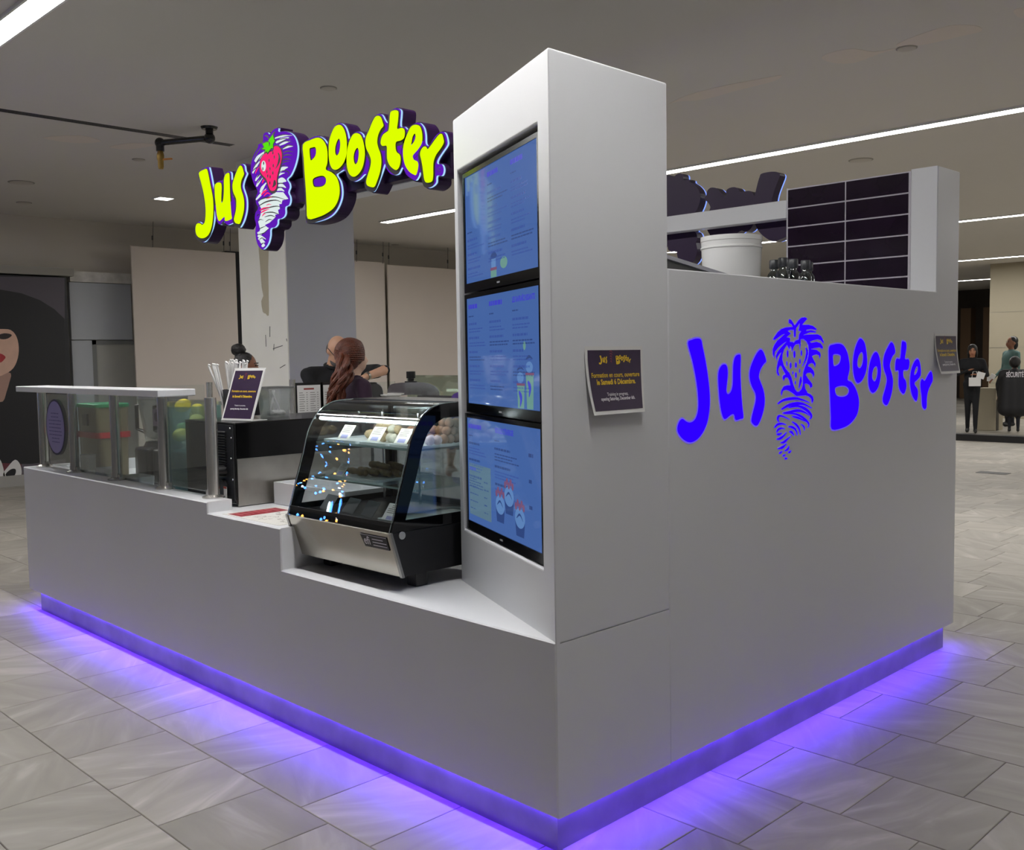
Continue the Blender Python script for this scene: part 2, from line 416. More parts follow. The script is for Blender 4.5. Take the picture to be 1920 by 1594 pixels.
# advert
XA = -11.5
def adq(pts): return [tuple(plane_pt(x, y, 0, XA)[1:]) for x, y in pts]
fa = lambda u, v, d: (XA + d, u, v)
ad = thing('advert_panel', 'tall dark advert panel with a fashion portrait at far left', 'poster', (XA, 1.5, 0))
obj('backing', MB().box(XA - .19, -.2, .14, XA, 2.9, 2.70), mat('advert_dark', S(30, 30, 34), .35), ad)
obj('backdrop_print', MB().prism([adq([(-160, 515), (121, 521), (123, 900), (-160, 890)])], fa, 0, .002), mat('advert_mauve', S(84, 78, 86), .4), ad)
hat = adq([(-160, 600), (-120, 560), (-60, 545), (0, 543), (40, 550), (75, 563), (102, 580), (121, 598), (123, 740), (123, 860), (60, 870), (-160, 870)])
obj('hat_print', MB().prism([hat], fa, .002, .003), mat('advert_black', S(26, 26, 28), .4), ad)
SKINP = mat('advert_skin', S(208, 170, 148), .5, var=.06, vscale=8)
obj('face_print', MB().prism([smooth(adq([(-40, 618), (0, 617), (20, 619), (31, 632), (35, 652), (33, 672), (25, 690), (10, 701), (-10, 706), (-40, 690)]), 3)], fa, .0035, .004), SKINP, ad)
obj('neck_print', MB().prism([smooth(adq([(-40, 690), (0, 698), (20, 700), (17, 718), (12, 735), (5, 753), (-12, 750), (-40, 740)]), 3)], fa, .0028, .0034), mat('advert_skin_shade', S(164, 130, 116), .5), ad)
obj('lips_print', MB().prism([smooth(adq([(-14, 668), (0, 663), (10, 669), (7, 675), (0, 680), (-14, 678)]), 3)], fa, .004, .005), mat('advert_red', S(170, 46, 52), .4), ad)
obj('eye_print', MB().prism([smooth(adq([(-6, 630), (8, 625), (22, 628), (14, 635), (2, 636)]), 3)], fa, .004, .005), mat('advert_eye', S(40, 30, 30), .4), ad)
obj('rug_print', MB().prism([adq([(-160, 872), (0, 868), (40, 870), (41, 904), (-160, 908)])], fa, .003, .004), mat('advert_wine', S(96, 42, 50), .5), ad)
sh = MB()
sh.prism([smooth(adq([(28, 862), (38, 872), (40, 890), (30, 898), (15, 908), (9, 912), (8, 900), (6, 888), (14, 876)]), 3)], fa, .004, .005)
sh.prism([smooth(adq([(-10, 860), (0, 862), (6, 878), (10, 900), (6, 907), (-10, 906)]), 3)], fa, .004, .005)
obj('shoe_print', sh, mat('advert_white', S(206, 205, 202), .4), ad)
obj('shoe_hole_print', MB().prism([smooth(adq([(10, 890), (20, 880), (29, 880), (28, 890), (19, 896)]), 3)], fa, .005, .006), mat('advert_black'), ad)
obj('plinth', MB().box(XA - .19, -.3, 0, XA + .05, 2.95, .14), mat('advert_plinth', S(150, 148, 142), .6), ad)

# hanging white panels
PANEL = mat('hanging_panel_fabric', S(206, 196, 186), .8, var=.02, vscale=1.2)
XH = -11.2
for lab, y0, y1, zt, zb_, wires in (('large white hanging panel behind the left counter', 3.66, 5.22, 3.145, .25, (3.98, 5.05, 5.15)),
                                    ('narrow white hanging panel right of the column', 6.6, 7.97, 3.16, .25, (7.4, 7.93)),
                                    ('wide white hanging panel beside the menu screen tower', 8.0, 10.8, 3.125, .25, (8.05, 9.35, 10.5))):
    t = thing('hanging_panel', lab, 'panel', (XH, (y0 + y1) / 2, zb_), 'white hanging panels')
    bevel(obj('sheet', MB().box(XH - .03 - (.04 if y0 == 6.6 else 0), y0, zb_, XH - (.04 if y0 == 6.6 else 0), y1, zt), PANEL, t), .006)
    for wy in wires:
        wm = MB().tube([(XH - .03, wy, zt - .02), (XH - .05, wy + .03, H)], .004, 6).tube([(XH - .035, wy + .004, zt + .1), (XH - .037, wy + .006, zt + .16)], .012, 6)
        obj('hanging_wire', wm, GREYD, t)
obj('wall_gap', MB().box(XW, 5.23, 0, XW + .2, 5.7, 3.2), mat('gap_black', S(22, 22, 24), .8), kind='structure', label='black gap between hanging panel and column')

# column
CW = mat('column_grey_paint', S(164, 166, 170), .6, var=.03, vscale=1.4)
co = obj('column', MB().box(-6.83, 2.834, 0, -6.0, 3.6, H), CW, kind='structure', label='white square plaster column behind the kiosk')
obj('lit_plaster_face', MB().box(-6.832, 2.822, 0, -6.0, 2.834, H), mat('column_plaster_lit', S(228, 227, 218), .75, var=.05, vscale=1.4), co)  # bare plaster side, its colour also lightened to carry the light on it
st = [tuple(plane_pt(x, y, 1, 2.834)[[0, 2]]) for x, y in [(487, 440), (505, 440), (505, 500), (506, 560), (506, 592), (500, 588), (495, 585), (492, 565), (496, 555), (493, 540), (490, 500)]]
obj('bare_plaster_stain', MB().prism([smooth(st, 2)], lambda u, v, d: (u, 2.822 - d, v), 0, .001), mat('bare_plaster', S(178, 170, 148), .85), co)
sc = MB()
for (x0, y0, x1, y1) in ((506, 612, 506, 632), (498, 628, 499, 650), (512, 654, 530, 648), (537, 635, 538, 640), (514, 645, 513, 657), (525, 690, 535, 684)):
    a0 = plane_pt(x0, y0, 1, 2.821); a1 = plane_pt(x1, y1, 1, 2.821); sc.tube([a0, a1], .003, 5)
obj('scratch_marks', sc, INK, co)

# far right: shop front
FARW = mat('far_wall_paint', S(160, 151, 130), .7, var=.02, vscale=.6)
wb = obj('wall_back', MB().box(-6.45, 21.5, 0, 10, 21.8, H), FARW, kind='structure', label='cream wall beyond the kiosk at right')
jm = MB()
for z in (.8, 1.6, 2.4): jm.box(-6.45, 21.494, z, 10, 21.5, z + .012)
obj('panel_joint', jm, mat('joint_shadow_gap', S(150, 145, 130), .8), wb)
obj('wall_shop', MB().box(-13, 31, 0, -6.4, 31.2, H), mat('shop_dark_wood', S(54, 44, 36), .6, var=.3, vscale=1.2), kind='structure', label='dark brown back wall of the far shop')
pm = MB()
for i, x in enumerate((-10.6, -9.9, -9.2)): pm.box(x, 30.6, 0, x + .32, 31, 2.9)
obj('trim_3', pm, mat('shop_post_wood', S(104, 80, 56), .6), kind='structure', label='brown wooden posts in the far shop')
obj('wall_shop_side', MB().box(-6.5, 21.8, 0, -6.4, 31, H), mat('shop_dark_side', S(70, 66, 60), .7), kind='structure', label='dark side wall of the far shop')
obj('threshold_plinth', MB().box(-9, 15.25, 0, 10, 15.5, .11), mat('black_plinth', S(16, 15, 18), .4), kind='structure', label='low black plinth along the shop front')
t = thing('display_pedestal', 'cream display pedestal behind the black plinth at right', 'pedestal', (-5.1, 17.8, 0))
bevel(obj('block', MB().box(-5.32, 17.7, 0, -4.95, 18.1, .82), FARW, t), .008)
obj('dark_side_slot', MB().box(-4.952, 17.73, .0, -4.944, 17.86, .6), mat('slot_dark', S(60, 56, 48), .7), t)

# ================================================================== THE KIOSK
LX, WY = 4.6, 3.05
ZB2 = .152
ZB, ZL, ZC, ZM, ZT, ZW = .126, .682, .909, .858, 2.455, 1.842
X1, X2, TW, W2 = -2.183, -1.556, .578, 2.7805
svc = thing('service_counter', 'white kiosk service counter with stepped front and violet glow underneath', 'counter', (-LX / 2, .4, 0))
out = [(-LX, ZB), (0, ZB), (0, ZL), (X2, ZL), (X2, ZM), (X1, ZM), (X1, ZC), (-LX, ZC)]
obj('front_panel', MB().prism([out], lambda u, v, d: (u, .02 - d, v), 0, .02, cham=.005), WHITE, svc)
obj('raised_ledge', MB().box(-LX, .02, ZB2, X1, .125, ZC), WHITE, svc)
obj('prep_counter', MB().box(-LX + .02, .125, ZB2, -2.75, .78, .84), WHITE, svc)
obj('pay_counter', MB().box(-2.75, .125, ZB2, X1, 1.0, ZM).box(X1, .02, ZB2, X2, 1.0, ZM), WHITE, svc)
obj('display_ledge', MB().box(X2, .02, ZB2, 0 - .02, .80, ZL), WHITE, svc)
obj('corner_panel', MB().box(-.02, .02, ZB, 0, TW - .0004, ZL - .0083), WHITE, svc)
obj('end_panel', MB().box(-LX, .125, ZB, -LX + .02, WY - .02, ZC), WHITE, svc)
obj('end_counter', MB().box(-LX + .02, .78, ZB2, -LX + .62, 2.4, ZC), WHITE, svc)
obj('back_counter', MB().box(-LX + .02, 2.4, ZB2, -1.0, WY - .02, ZC), WHITE, svc)
obj('back_panel', MB().box(-LX, WY - .02, ZB, -.14, WY, ZC), WHITE, svc)
KICK = mat('scuffed_steel_kick', S(150, 148, 153), .38, .65, var=.18, vscale=5)
k1 = obj('kick_plate', MB().box(-LX + .1, .035, 0, -.035, .05, ZB2), KICK, svc)
obj('kick_plate', MB().box(-.05, .05, 0, -.035, WY - .06, ZB2), KICK, svc)
obj('kick_plate', MB().box(-LX + .1, .05, 0, -LX + .115, WY - .06, ZB2), KICK, svc)
obj('kick_plate', MB().box(-LX + .1, WY - .06, 0, -.035, WY - .045, ZB2), KICK, svc)
VIO = lamp('violet_led_strip', (.105, .026, 1.0, 1), UNDER)
for bx in ((-LX + .04, .0215, ZB + .0002, -.022, .0335, ZB + .006), (-.0335, .035, ZB + .0002, -.0215, WY - .03, ZB + .006),
           (-LX + .03, .035, ZB + .0002, -LX + .042, WY - .03, ZB + .006), (-LX + .04, WY - .0385, ZB + .0002, -.036, WY - .0265, ZB + .006)):
    obj('led_strip', MB().box(*bx), VIO, svc)

# ---- menu tower
A = .4154; E = Vector((-math.cos(A), math.sin(A), 0)); NN = Vector((-math.sin(A), -math.cos(A), 0)); SL = .929
def F(s, z, d=0): return E * s + NN * d + Vector((0, 0, z))
tw = thing('menu_tower', 'tall white angled tower holding three stacked menu screens', 'tower', (-.3, .35, ZL))
mb = MB()
s0, s1, r0, r1, RD = .090, .888, .893, 2.253, .062
ZS = ZL - .008
o8 = [F(0, ZS), F(SL, ZS), F(SL, ZT), F(0, ZT), F(s0, r0), F(s1, r0), F(s1, r1), F(s0, r1),
      F(s0, r0, -RD), F(s1, r0, -RD), F(s1, r1, -RD), F(s0, r1, -RD),
      Vector((0, TW, ZS)), Vector((F(SL, 0).x, TW, ZS)), Vector((F(SL, 0).x, TW, ZT)), Vector((0, TW, ZT))]
mb.add(o8, [(0, 1, 5, 4), (1, 2, 6, 5), (2, 3, 7, 6), (3, 0, 4, 7), (4, 5, 9, 8), (5, 6, 10, 9), (6, 7, 11, 10), (7, 4, 8, 11), (8, 9, 10, 11),
            (0, 12, 15, 3), (12, 13, 14, 15), (1, 13, 14, 2), (3, 2, 14, 15), (0, 1, 13, 12)])
bevel(obj('tower_shell', mb, WHITE, tw), .007, 3)

SCR = mat('blue_screen', S(20, 30, 50), .06, emit=S(84, 122, 196), es=.60, spec=.35)
STX = mat('screen_text_blue', S(20, 30, 60), .1, emit=S(62, 90, 165), es=.75)
STD = mat('screen_text_dark', S(20, 30, 50), .1, emit=S(50, 74, 132), es=.8)
SHD = mat('screen_heading', S(20, 20, 70), .1, emit=S(64, 66, 196), es=.85)
SGR = mat('screen_green_panel', S(30, 50, 50), .08, emit=S(98, 128, 150), es=.75)
SLI = mat('screen_pale', S(30, 50, 60), .08, emit=S(98, 138, 196), es=.8)
SRD = mat('screen_red', S(50, 30, 40), .1, emit=S(140, 92, 130), es=.6)
SDG = mat('screen_cup_green', S(40, 60, 50), .1, emit=S(110, 158, 150), es=.75)
tvl = ('top', 'middle', 'bottom')
TV = [(.105, .853, 1.794, 2.236), (.105, .855, 1.348, 1.788), (.105, .878, .899, 1.342)]
rt = random.Random(11)
for i, (a0, a1, z0, z1) in enumerate(TV):
    fn = lambda u, v, d, a1=a1, z0=z0: F(a1 - u, z0 + v, -.009 + d)
    wd, ht = a1 - a0, z1 - z0
    t = thing('menu_screen', 'black framed menu screen, %s of the three in the white tower' % tvl[i], 'screen', F(.5, z0, -.03), 'menu screens in the tower')
    obj('back_case', MB().prism([rect(0, 0, wd, ht)], fn, -.045, -.012), BLACK, t)
    bz = .016; bb = .034
    obj('bezel', MB().prism([rect(0, 0, wd, ht), rect(bz, bb, wd - bz, ht - bz)[::-1]], fn, -.012, 0), mat('gloss_black_bezel', S(10, 10, 12), .12), t)
    pn = obj('panel', MB().prism([rect(bz - .002, bb - .002, wd - bz + .002, ht - bz + .002)], fn, -.012, -.004), SCR, t)
    obj('logo_plate', MB().prism([rect(wd / 2 - .014, .012, wd / 2 + .014, .018)], fn, 0, .001), mat('silver_mark', S(170, 170, 175), .3), t)
    D = -.0035; tx = MB(); td = MB(); th = MB(); gp = MB(); red = MB(); pale = MB(); grn = MB()
    def lines(u, v, w_, n, mbx, dv=.0105, hh=.0045):
        for q in range(n):
            x = u; end = u + w_ * rt.uniform(.6, 1)
            while x < end:
                ww = rt.uniform(.012, .03); mbx.prism([rect(x, v - q * dv, min(x + ww, end), v - q * dv + hh)], fn, D, D); x += ww + .004
        return v - n * dv
    cols = ((.035, .19), (.265, .2), (.495, .2)) if i < 2 else ((.03, .2), (.32, .3))
    for ci, (u, w_) in enumerate(cols):
        v = ht - .055
        if i == 1 and ci == 2: put_text(th, 'LES RAFRAÎCHISSANTS', u + .1, v, .025, fn, D, bold=.001, sx=.8)
        elif i == 2 and ci == 1: put_text(th, "BOULES D'ÉNERGIE", u + .1, v, .026, fn, D, bold=.001, sx=.8)
        elif not (i == 0 and ci == 0): lines(u, v, w_ * .8, 1, th, hh=.016)
        v -= .03
        if i == 0 and ci == 0: v -= .14
        n = 5 if i < 2 else 3
        lines(u, v, .07, 1, td); v -= .03
        for q in range(n):
            if v < (.1 if ci == (2 if i == 1 else -1) or (i == 0 and ci == 1) else .06) + (.14 if i == 2 else 0) : break
            lines(u, v, w_ * .75, 1, tx if i < 2 else td, hh=.008); v -= .017
            v = lines(u, v, w_, 2 if i < 2 else 3, td if rt.random() < .3 else tx) - .014
    if i == 0:
        grn.prism([ellipse((.42, .078), .035, .02)], fn, D, D)
        red.prism([rect(.285, .06, .35, .07)], fn, D, D); grn.prism([rect(.288, .036, .347, .06)], fn, D, D)
        pale.prism([rect(.295, .07, .34, .1)], fn, D, D); td.prism([smooth([(.28, .1), (.3, .118), (.325, .125), (.35, .112), (.345, .102), (.31, .098)])], fn, D, D)
    if i == 1:
        for cu, hh in ((.56, .11), (.64, .145)):
            grn.prism([[(cu - .024, .036), (cu + .03, .036), (cu + .036, hh), (cu - .03, hh)]], fn, D, D)
            red.prism([rect(cu - .034, hh, cu + .04, hh + .008)], fn, D, D); pale.prism([ellipse((cu, hh + .026), .03, .018)], fn, D, D)
            th.prism([stroke([(cu - .015, hh - .02), (cu + .005, hh - .04), (cu - .005, hh - .07)], .022)], fn, D + .0002, D + .0002)
            td.prism([stroke([(cu - .03, hh + .05), (cu, hh + .06), (cu + .03, hh + .052)], .01)], fn, D, D)
        grn.prism([ellipse((.6, .24), .012, .014)], fn, D, D)
    if i == 2:
        gp.prism([rect(.03, .06, .275, .255)], fn, D, D)
        lines(.04, .23, .12, 1, th, hh=.012)
        for q in range(5): lines(.04, .195 - q * .028, .1, 1, td); lines(.2, .195 - q * .028, .05, 1, td)
        for cu, cv in ((.37, .075), (.46, .115), (.56, .055)):
            td.prism([[(cu - .035, cv), (cu + .035, cv), (cu + .045, cv + .05), (cu - .045, cv + .05)]], fn, D, D)
            pale.prism([ellipse((cu, cv + .062), .046, .034)], fn, D + .0002, D + .0002)
            for q in range(5):
                red.prism([ellipse((cu - .036 + q * .018, cv + .1 + (q % 2) * .012), .010, .013, 10)], fn, D + .0004, D + .0004)
            td.prism([stroke([(cu - .03, cv + .06), (cu, cv + .075), (cu + .03, cv + .055)], .008)], fn, D + .0005, D + .0005)
        for q in range(3): lines(.645, .33 - q * .085, .04, 1, td, hh=.012)
    for nm, mbx, mm in (('green_panel_print', gp, SGR), ('menu_heading', th, SHD), ('menu_lines', tx, STX), ('menu_dark_lines', td, STD), ('cup_print', grn, SDG), ('pale_print', pale, SLI), ('red_print', red, SRD)):
        if mbx.v: obj(nm, mbx, mm, pn, kind='stuff')

# ---- side wall with backlit lettering, tile wall
sw = thing('side_wall', 'white kiosk side wall with backlit violet lettering', 'wall', (-.07, 1.8, 0))
yz = [(TW + .0008, ZB), (WY, ZB), (WY, ZT), (W2, ZT), (W2, ZW), (TW + .0008, ZW)]
obj('wall_skin', MB().prism([yz], lambda u, v, d: (d, u, v), -.02, 0, cham=.004), WHITE, sw)
yz2 = [(TW + .0008, ZB2), (WY - .022, ZB2), (WY - .022, ZT), (W2, ZT), (W2, ZW), (TW + .0008, ZW)]
obj('wall_core', MB().prism([yz2], lambda u, v, d: (d, u, v), -.134, -.036), WHITE, sw)
obj('wall_cap', MB().box(-.036, TW + .0008, ZB2, -.02, WY - .022, ZW).box(-.036, W2, ZW, -.02, WY - .022, ZT), WHITE, sw)
obj('wall_return', MB().box(-.134, WY - .022, ZB, -.02, WY, ZT), WHITE, sw)
tl = thing('tiled_end_wall', 'end wall clad in glossy dark purple tiles', 'wall', (-.47, 2.9, 0))
obj('wall_core', MB().box(-.82, W2 - .003, 0, -.134, WY - .02, ZT - .008), mat('pale_grout', S(205, 200, 210), .8), tl)
obj('edge_trim', MB().box(-.824, W2 - .002, ZW - .5, -.815, W2 + .03, ZT - .004), mat('satin_trim', S(170, 170, 178), .35, .6), tl)
TL = mat('dark_purple_gloss_tile', S(34, 22, 38), .12, var=.2, vscale=5)
tmb = MB(); tmb.box(0, -.010, 0, .330, .014, .0955); tme = tmb.mesh('tile', TL)
for c, x0 in enumerate((-.813, -.475)):
    for r in range(9):
        o = inst('wall_tile', tme, (x0, W2 + .004, 2.443 - .0985 - r * .1035), parent=tl)

def emblem_pts(scale, ox, oy, pts, ax, val):
    idx = [0, 1, 2]; idx.remove(ax)
    return [tuple(plane_pt(ox + x / scale, oy + y / scale, ax, val)[idx]) for x, y in pts]

# lettering of the side wall, measured on the photo
WC = (5.497, 1260, 590); WD = (7.111, 1530, 620); WE = (10.625, 1440, 590); WF = (11.383, 1440, 730)
wall_letters = [
 (WC, [[(160,295),(200,260),(255,245),(295,260),(310,330),(335,450),(360,600),(378,750),(385,880),(378,1000),(355,1120),(310,1220),(250,1290),(180,1318),(110,1285),(60,1220),(52,1160),(75,1095),(105,1075),(140,1100),(180,1112),(225,1090),(255,1030),(268,940),(262,800),(240,640),(205,470)]]),
 (WC, [[(472,640),(485,560),(520,515),(558,525),(570,600),(562,700),(555,790),(575,820),(605,790),(622,720),(625,600),(630,500),(650,430),(690,410),(703,440),(700,600),(708,800),(720,950),(730,1060),(700,1075),(652,1087),(635,1030),(600,1035),(540,1078),(510,1020),(492,920),(480,800)]]),
 (WC, [[(905,362),(870,400),(830,480),(800,570),(798,660),(820,740),(855,810),(860,880),(840,970),(818,1060),(818,1110),(855,1145),(885,1130),(920,1050),(945,950),(950,860),(935,770),(905,690),(890,640),(905,570),(940,510),(965,480),(950,420),(930,375)]]),
 (WD, [[(170,220),(230,185),(300,175),(360,200),(410,290),(435,410),(440,520),(415,655),(470,690),(530,790),(565,920),(560,1040),(530,1140),(450,1240),(340,1300),(205,1315),(195,1150),(185,900),(172,600),(168,400)],
       [(222,325),(270,312),(320,330),(325,380),(305,440),(260,470),(230,468),(222,400)], [(250,765),(330,735),(400,745),(435,790),(420,850),(370,880),(300,880),(260,850)]]),
 (WD, [[(590,105),(550,150),(510,270),(490,420),(495,560),(520,660),(555,700),(610,660),(655,560),(675,430),(665,280),(640,160)], [(600,285),(565,330),(545,410),(550,480),(580,502),(610,460),(625,380),(622,310)]]),
 (WD, [[(790,285),(750,330),(715,430),(695,570),(695,700),(715,790),(755,830),(810,780),(845,680),(860,540),(850,410),(825,315)], [(790,475),(760,510),(742,590),(750,655),(780,678),(805,630),(818,550),(812,490)]]),
 (WD, [[(1000,155),(960,210),(910,320),(893,430),(905,520),(935,610),(940,680),(915,790),(888,890),(893,960),(935,995),(970,940),(1005,820),(1020,680),(1005,580),(980,490),(985,420),(1015,340),(1050,290),(1035,200)]]),
 (WD, [[(1140,160),(1165,145),(1195,165),(1198,240),(1180,375),(1225,380),(1240,420),(1230,500),(1205,525),(1160,530),(1160,620),(1190,670),(1200,740),(1185,810),(1160,843),(1120,800),(1098,720),(1098,540),(1060,535),(1053,490),(1060,400),(1080,370),(1120,365)]]),
 (WD, [[(1340,380),(1300,430),(1265,530),(1250,660),(1258,780),(1285,880),(1330,938),(1350,880),(1350,790),(1315,730),(1310,690),(1350,650),(1390,590),(1388,480),(1370,400)], [(1335,478),(1312,530),(1303,590),(1330,580),(1352,530),(1352,485)]]),
 (WD, [[(1525,545),(1490,590),(1445,670),(1410,645),(1390,690),(1390,760),(1405,880),(1412,1000),(1440,1047),(1468,1020),(1472,900),(1490,800),(1530,710),(1550,660),(1545,580)]]),
]
GLOW = lamp('backlit_violet_letter', (.028, .0, 1.25, 1), 1.0)
RIM = lamp('backlit_violet_rim', S(112, 92, 228), .9)
fx = lambda u, v, d: (d, u, v)
for sys_, loops in wall_letters:
    L2 = [smooth(emblem_pts(*sys_, l, 0, 0.0), 3) for l in loops]
    if area(L2[0]) < 0: L2[0] = L2[0][::-1]
    for q in range(1, len(L2)):
        if area(L2[q]) > 0: L2[q] = L2[q][::-1]
    grown = [offset(L2[0], .002)] + [offset(l, -.002) for l in L2[1:]]
    o = obj('backlit_letter', MB().prism(L2, fx, .0012, .0022), GLOW, sw)
    obj('glow_rim', MB().prism([offset(L2[0], .0055)] + [offset(l, -.0045) for l in L2[1:]], fx, 0, .0012), RIM, o)
def FtoE(p): return ((p[0] / WF[0] + WF[1] - WE[1]) * WE[0], (p[1] / WF[0] + WF[2] - WE[2]) * WE[0])
hair = [(490,245),(465,195),(410,165),(410,110),(430,90),(470,130),(520,215),(540,205),(600,120),(660,65),(730,55),(775,85),(730,130),(670,205),(800,205),(890,230),(965,290),(945,305),(850,285),(760,300),(750,330),(850,315),(950,340),(940,355),(830,350),(740,385),(690,410),(800,400),(980,395),(1050,430),(1100,530),(1100,570),(1040,505),(980,490),(880,515),(825,540),(850,565),(960,545),(1040,575),(1085,640),(1080,680),(1020,650),(920,665),(840,690),(960,705),(1030,760),(1040,810),(1025,870),(1010,810),(960,790),(900,805),(865,830),(900,900),(940,980),(930,1035),(905,980),(860,960),(800,990),(785,1030),(850,1060),(900,1120),(915,1190),(895,1250),(885,1190),(840,1155),(770,1160),(740,1200),(800,1290),(870,1380),(875,1430),(840,1460),(820,1400),(760,1370),(720,1380),(730,1470),(770,1540)]
hair += [FtoE(p) for p in [(830,80),(900,110),(950,160),(965,230),(935,295),(925,260),(915,200),(860,150),(800,130),(600,145),(520,80),(440,30),(380,10),(320,25),(300,60),(285,130),(272,80)]]
hair += [(265,1500),(310,1430),(380,1410),(440,1410),(420,1310),(390,1255),(340,1250),(305,1310),(285,1260),(300,1215),(345,1190),(300,1110),(260,1020),(225,1020),(200,1080),(195,1140),(220,1210),(195,1210),(170,1150),(170,1060),(190,950),(230,830),(265,745),(220,780),(175,850),(165,900),(150,830),(180,750),(250,660),(370,530),(300,570),(200,650),(130,740),(110,850),(90,780),(90,690),(120,610),(180,520),(260,450),(335,380),(270,400),(130,500),(95,495),(120,450),(190,350),(260,290),(340,260),(420,250)]
leafh = [(380,325),(440,300),(510,305),(515,440),(540,440),(545,340),(550,270),(600,200),(625,165),(620,250),(605,315),(655,330),(615,400),(605,500),(550,515),(500,570),(490,550),(425,545),(430,470),(360,450),(420,400),(440,370)]
bodyh = [(640,492),(700,485),(760,530),(800,610),(810,720),(800,830),(770,950),(730,1050),(700,1150),(690,1250),(690,1400),(660,1490),(610,1540),(570,1540),(530,1490),(490,1380),(460,1260),(420,1170),(350,1090),(300,1000),(275,900),(280,790),(310,690),(370,600),(400,650),(420,690),(430,620),(460,650),(475,720),(500,650),(540,590),(620,580),(630,680),(640,600)]
def orient(l, pos): return l if (area(l) > 0) == pos else l[::-1]
EL = [orient(emblem_pts(*WE, hair, 0, 0.), True), orient(emblem_pts(*WE, leafh, 0, 0.), False), orient(emblem_pts(*WE, bodyh, 0, 0.), False)]
em = obj('backlit_emblem', MB().prism(EL, fx, .0012, .0022), GLOW, sw)
obj('glow_rim', MB().prism([offset(EL[0], .002), offset(EL[1], -.003), offset(EL[2], -.003)], fx, 0, .0011), RIM, em)
sd = MB(); sr = MB()
def addst(lp, grow=.0015):
    lp = orient(lp, True); sd.prism([lp], fx, .0012, .0022); sr.prism([offset(lp, grow)], fx, 0, .0012)
for cx, cy, rx, ry in ((385,780,15,70),(520,790,18,70),(660,765,12,55),(630,935,12,50),(550,1005,15,55),(445,1015,15,60),(370,975,8,45),(625,1120,8,40),(550,1205,14,55),(490,1160,10,30),(540,1355,8,35)):
    addst(emblem_pts(*WE, ellipse((cx, cy), rx, ry, 12), 0, 0.))
for pts, w_ in (([(750,660),(772,760),(740,900),(680,1030)], 35), ([(650,1240),(640,1340),(610,1465)], 40)):
    addst(emblem_pts(*WE, stroke(pts, w_), 0, 0.))
for pts, w_ in (([(205,310),(330,230),(560,195),(720,225),(880,285)],58),([(280,430),(430,345),(620,305),(760,320),(925,400)],70),([(430,390),(640,360),(800,430),(900,530),(915,600),(880,640)],60),
                ([(310,510),(480,480),(640,455),(770,490),(880,560)],58),([(340,520),(540,520),(700,580),(830,690),(865,760),(840,820)],48),([(510,580),(640,610),(800,690)],45),
                ([(230,700),(200,640),(230,570),(330,585),(460,650)],42),([(130,820),(200,750),(290,735),(380,755)],46),([(180,920),(210,860),(280,830),(350,845)],42),([(180,960),(230,960),(290,935)],46),
                ([(180,1065),(240,1055),(320,1000),(390,920)],48),([(430,800),(500,805),(580,860),(620,980)],48),([(450,900),(500,920),(550,990)],48),([(510,695),(590,750),(660,850),(685,970)],42),([(700,745),(760,800),(770,880)],30),
                ([(265,1140),(330,1130),(400,1070),(480,1000)],46),([(205,1270),(280,1250),(340,1210),(390,1160)],48),([(235,1375),(300,1320)],40),([(350,1320),(420,1270),(440,1210)],38),([(430,1360),(490,1310)],42),([(310,1430),(370,1390)],38),([(350,1480),(410,1475)],46)):
    addst(emblem_pts(*WF, stroke(pts, w_), 0, 0.))
o = obj('swirl_strokes', sd, GLOW, sw, kind='stuff'); obj('glow_rim', sr, RIM, o)

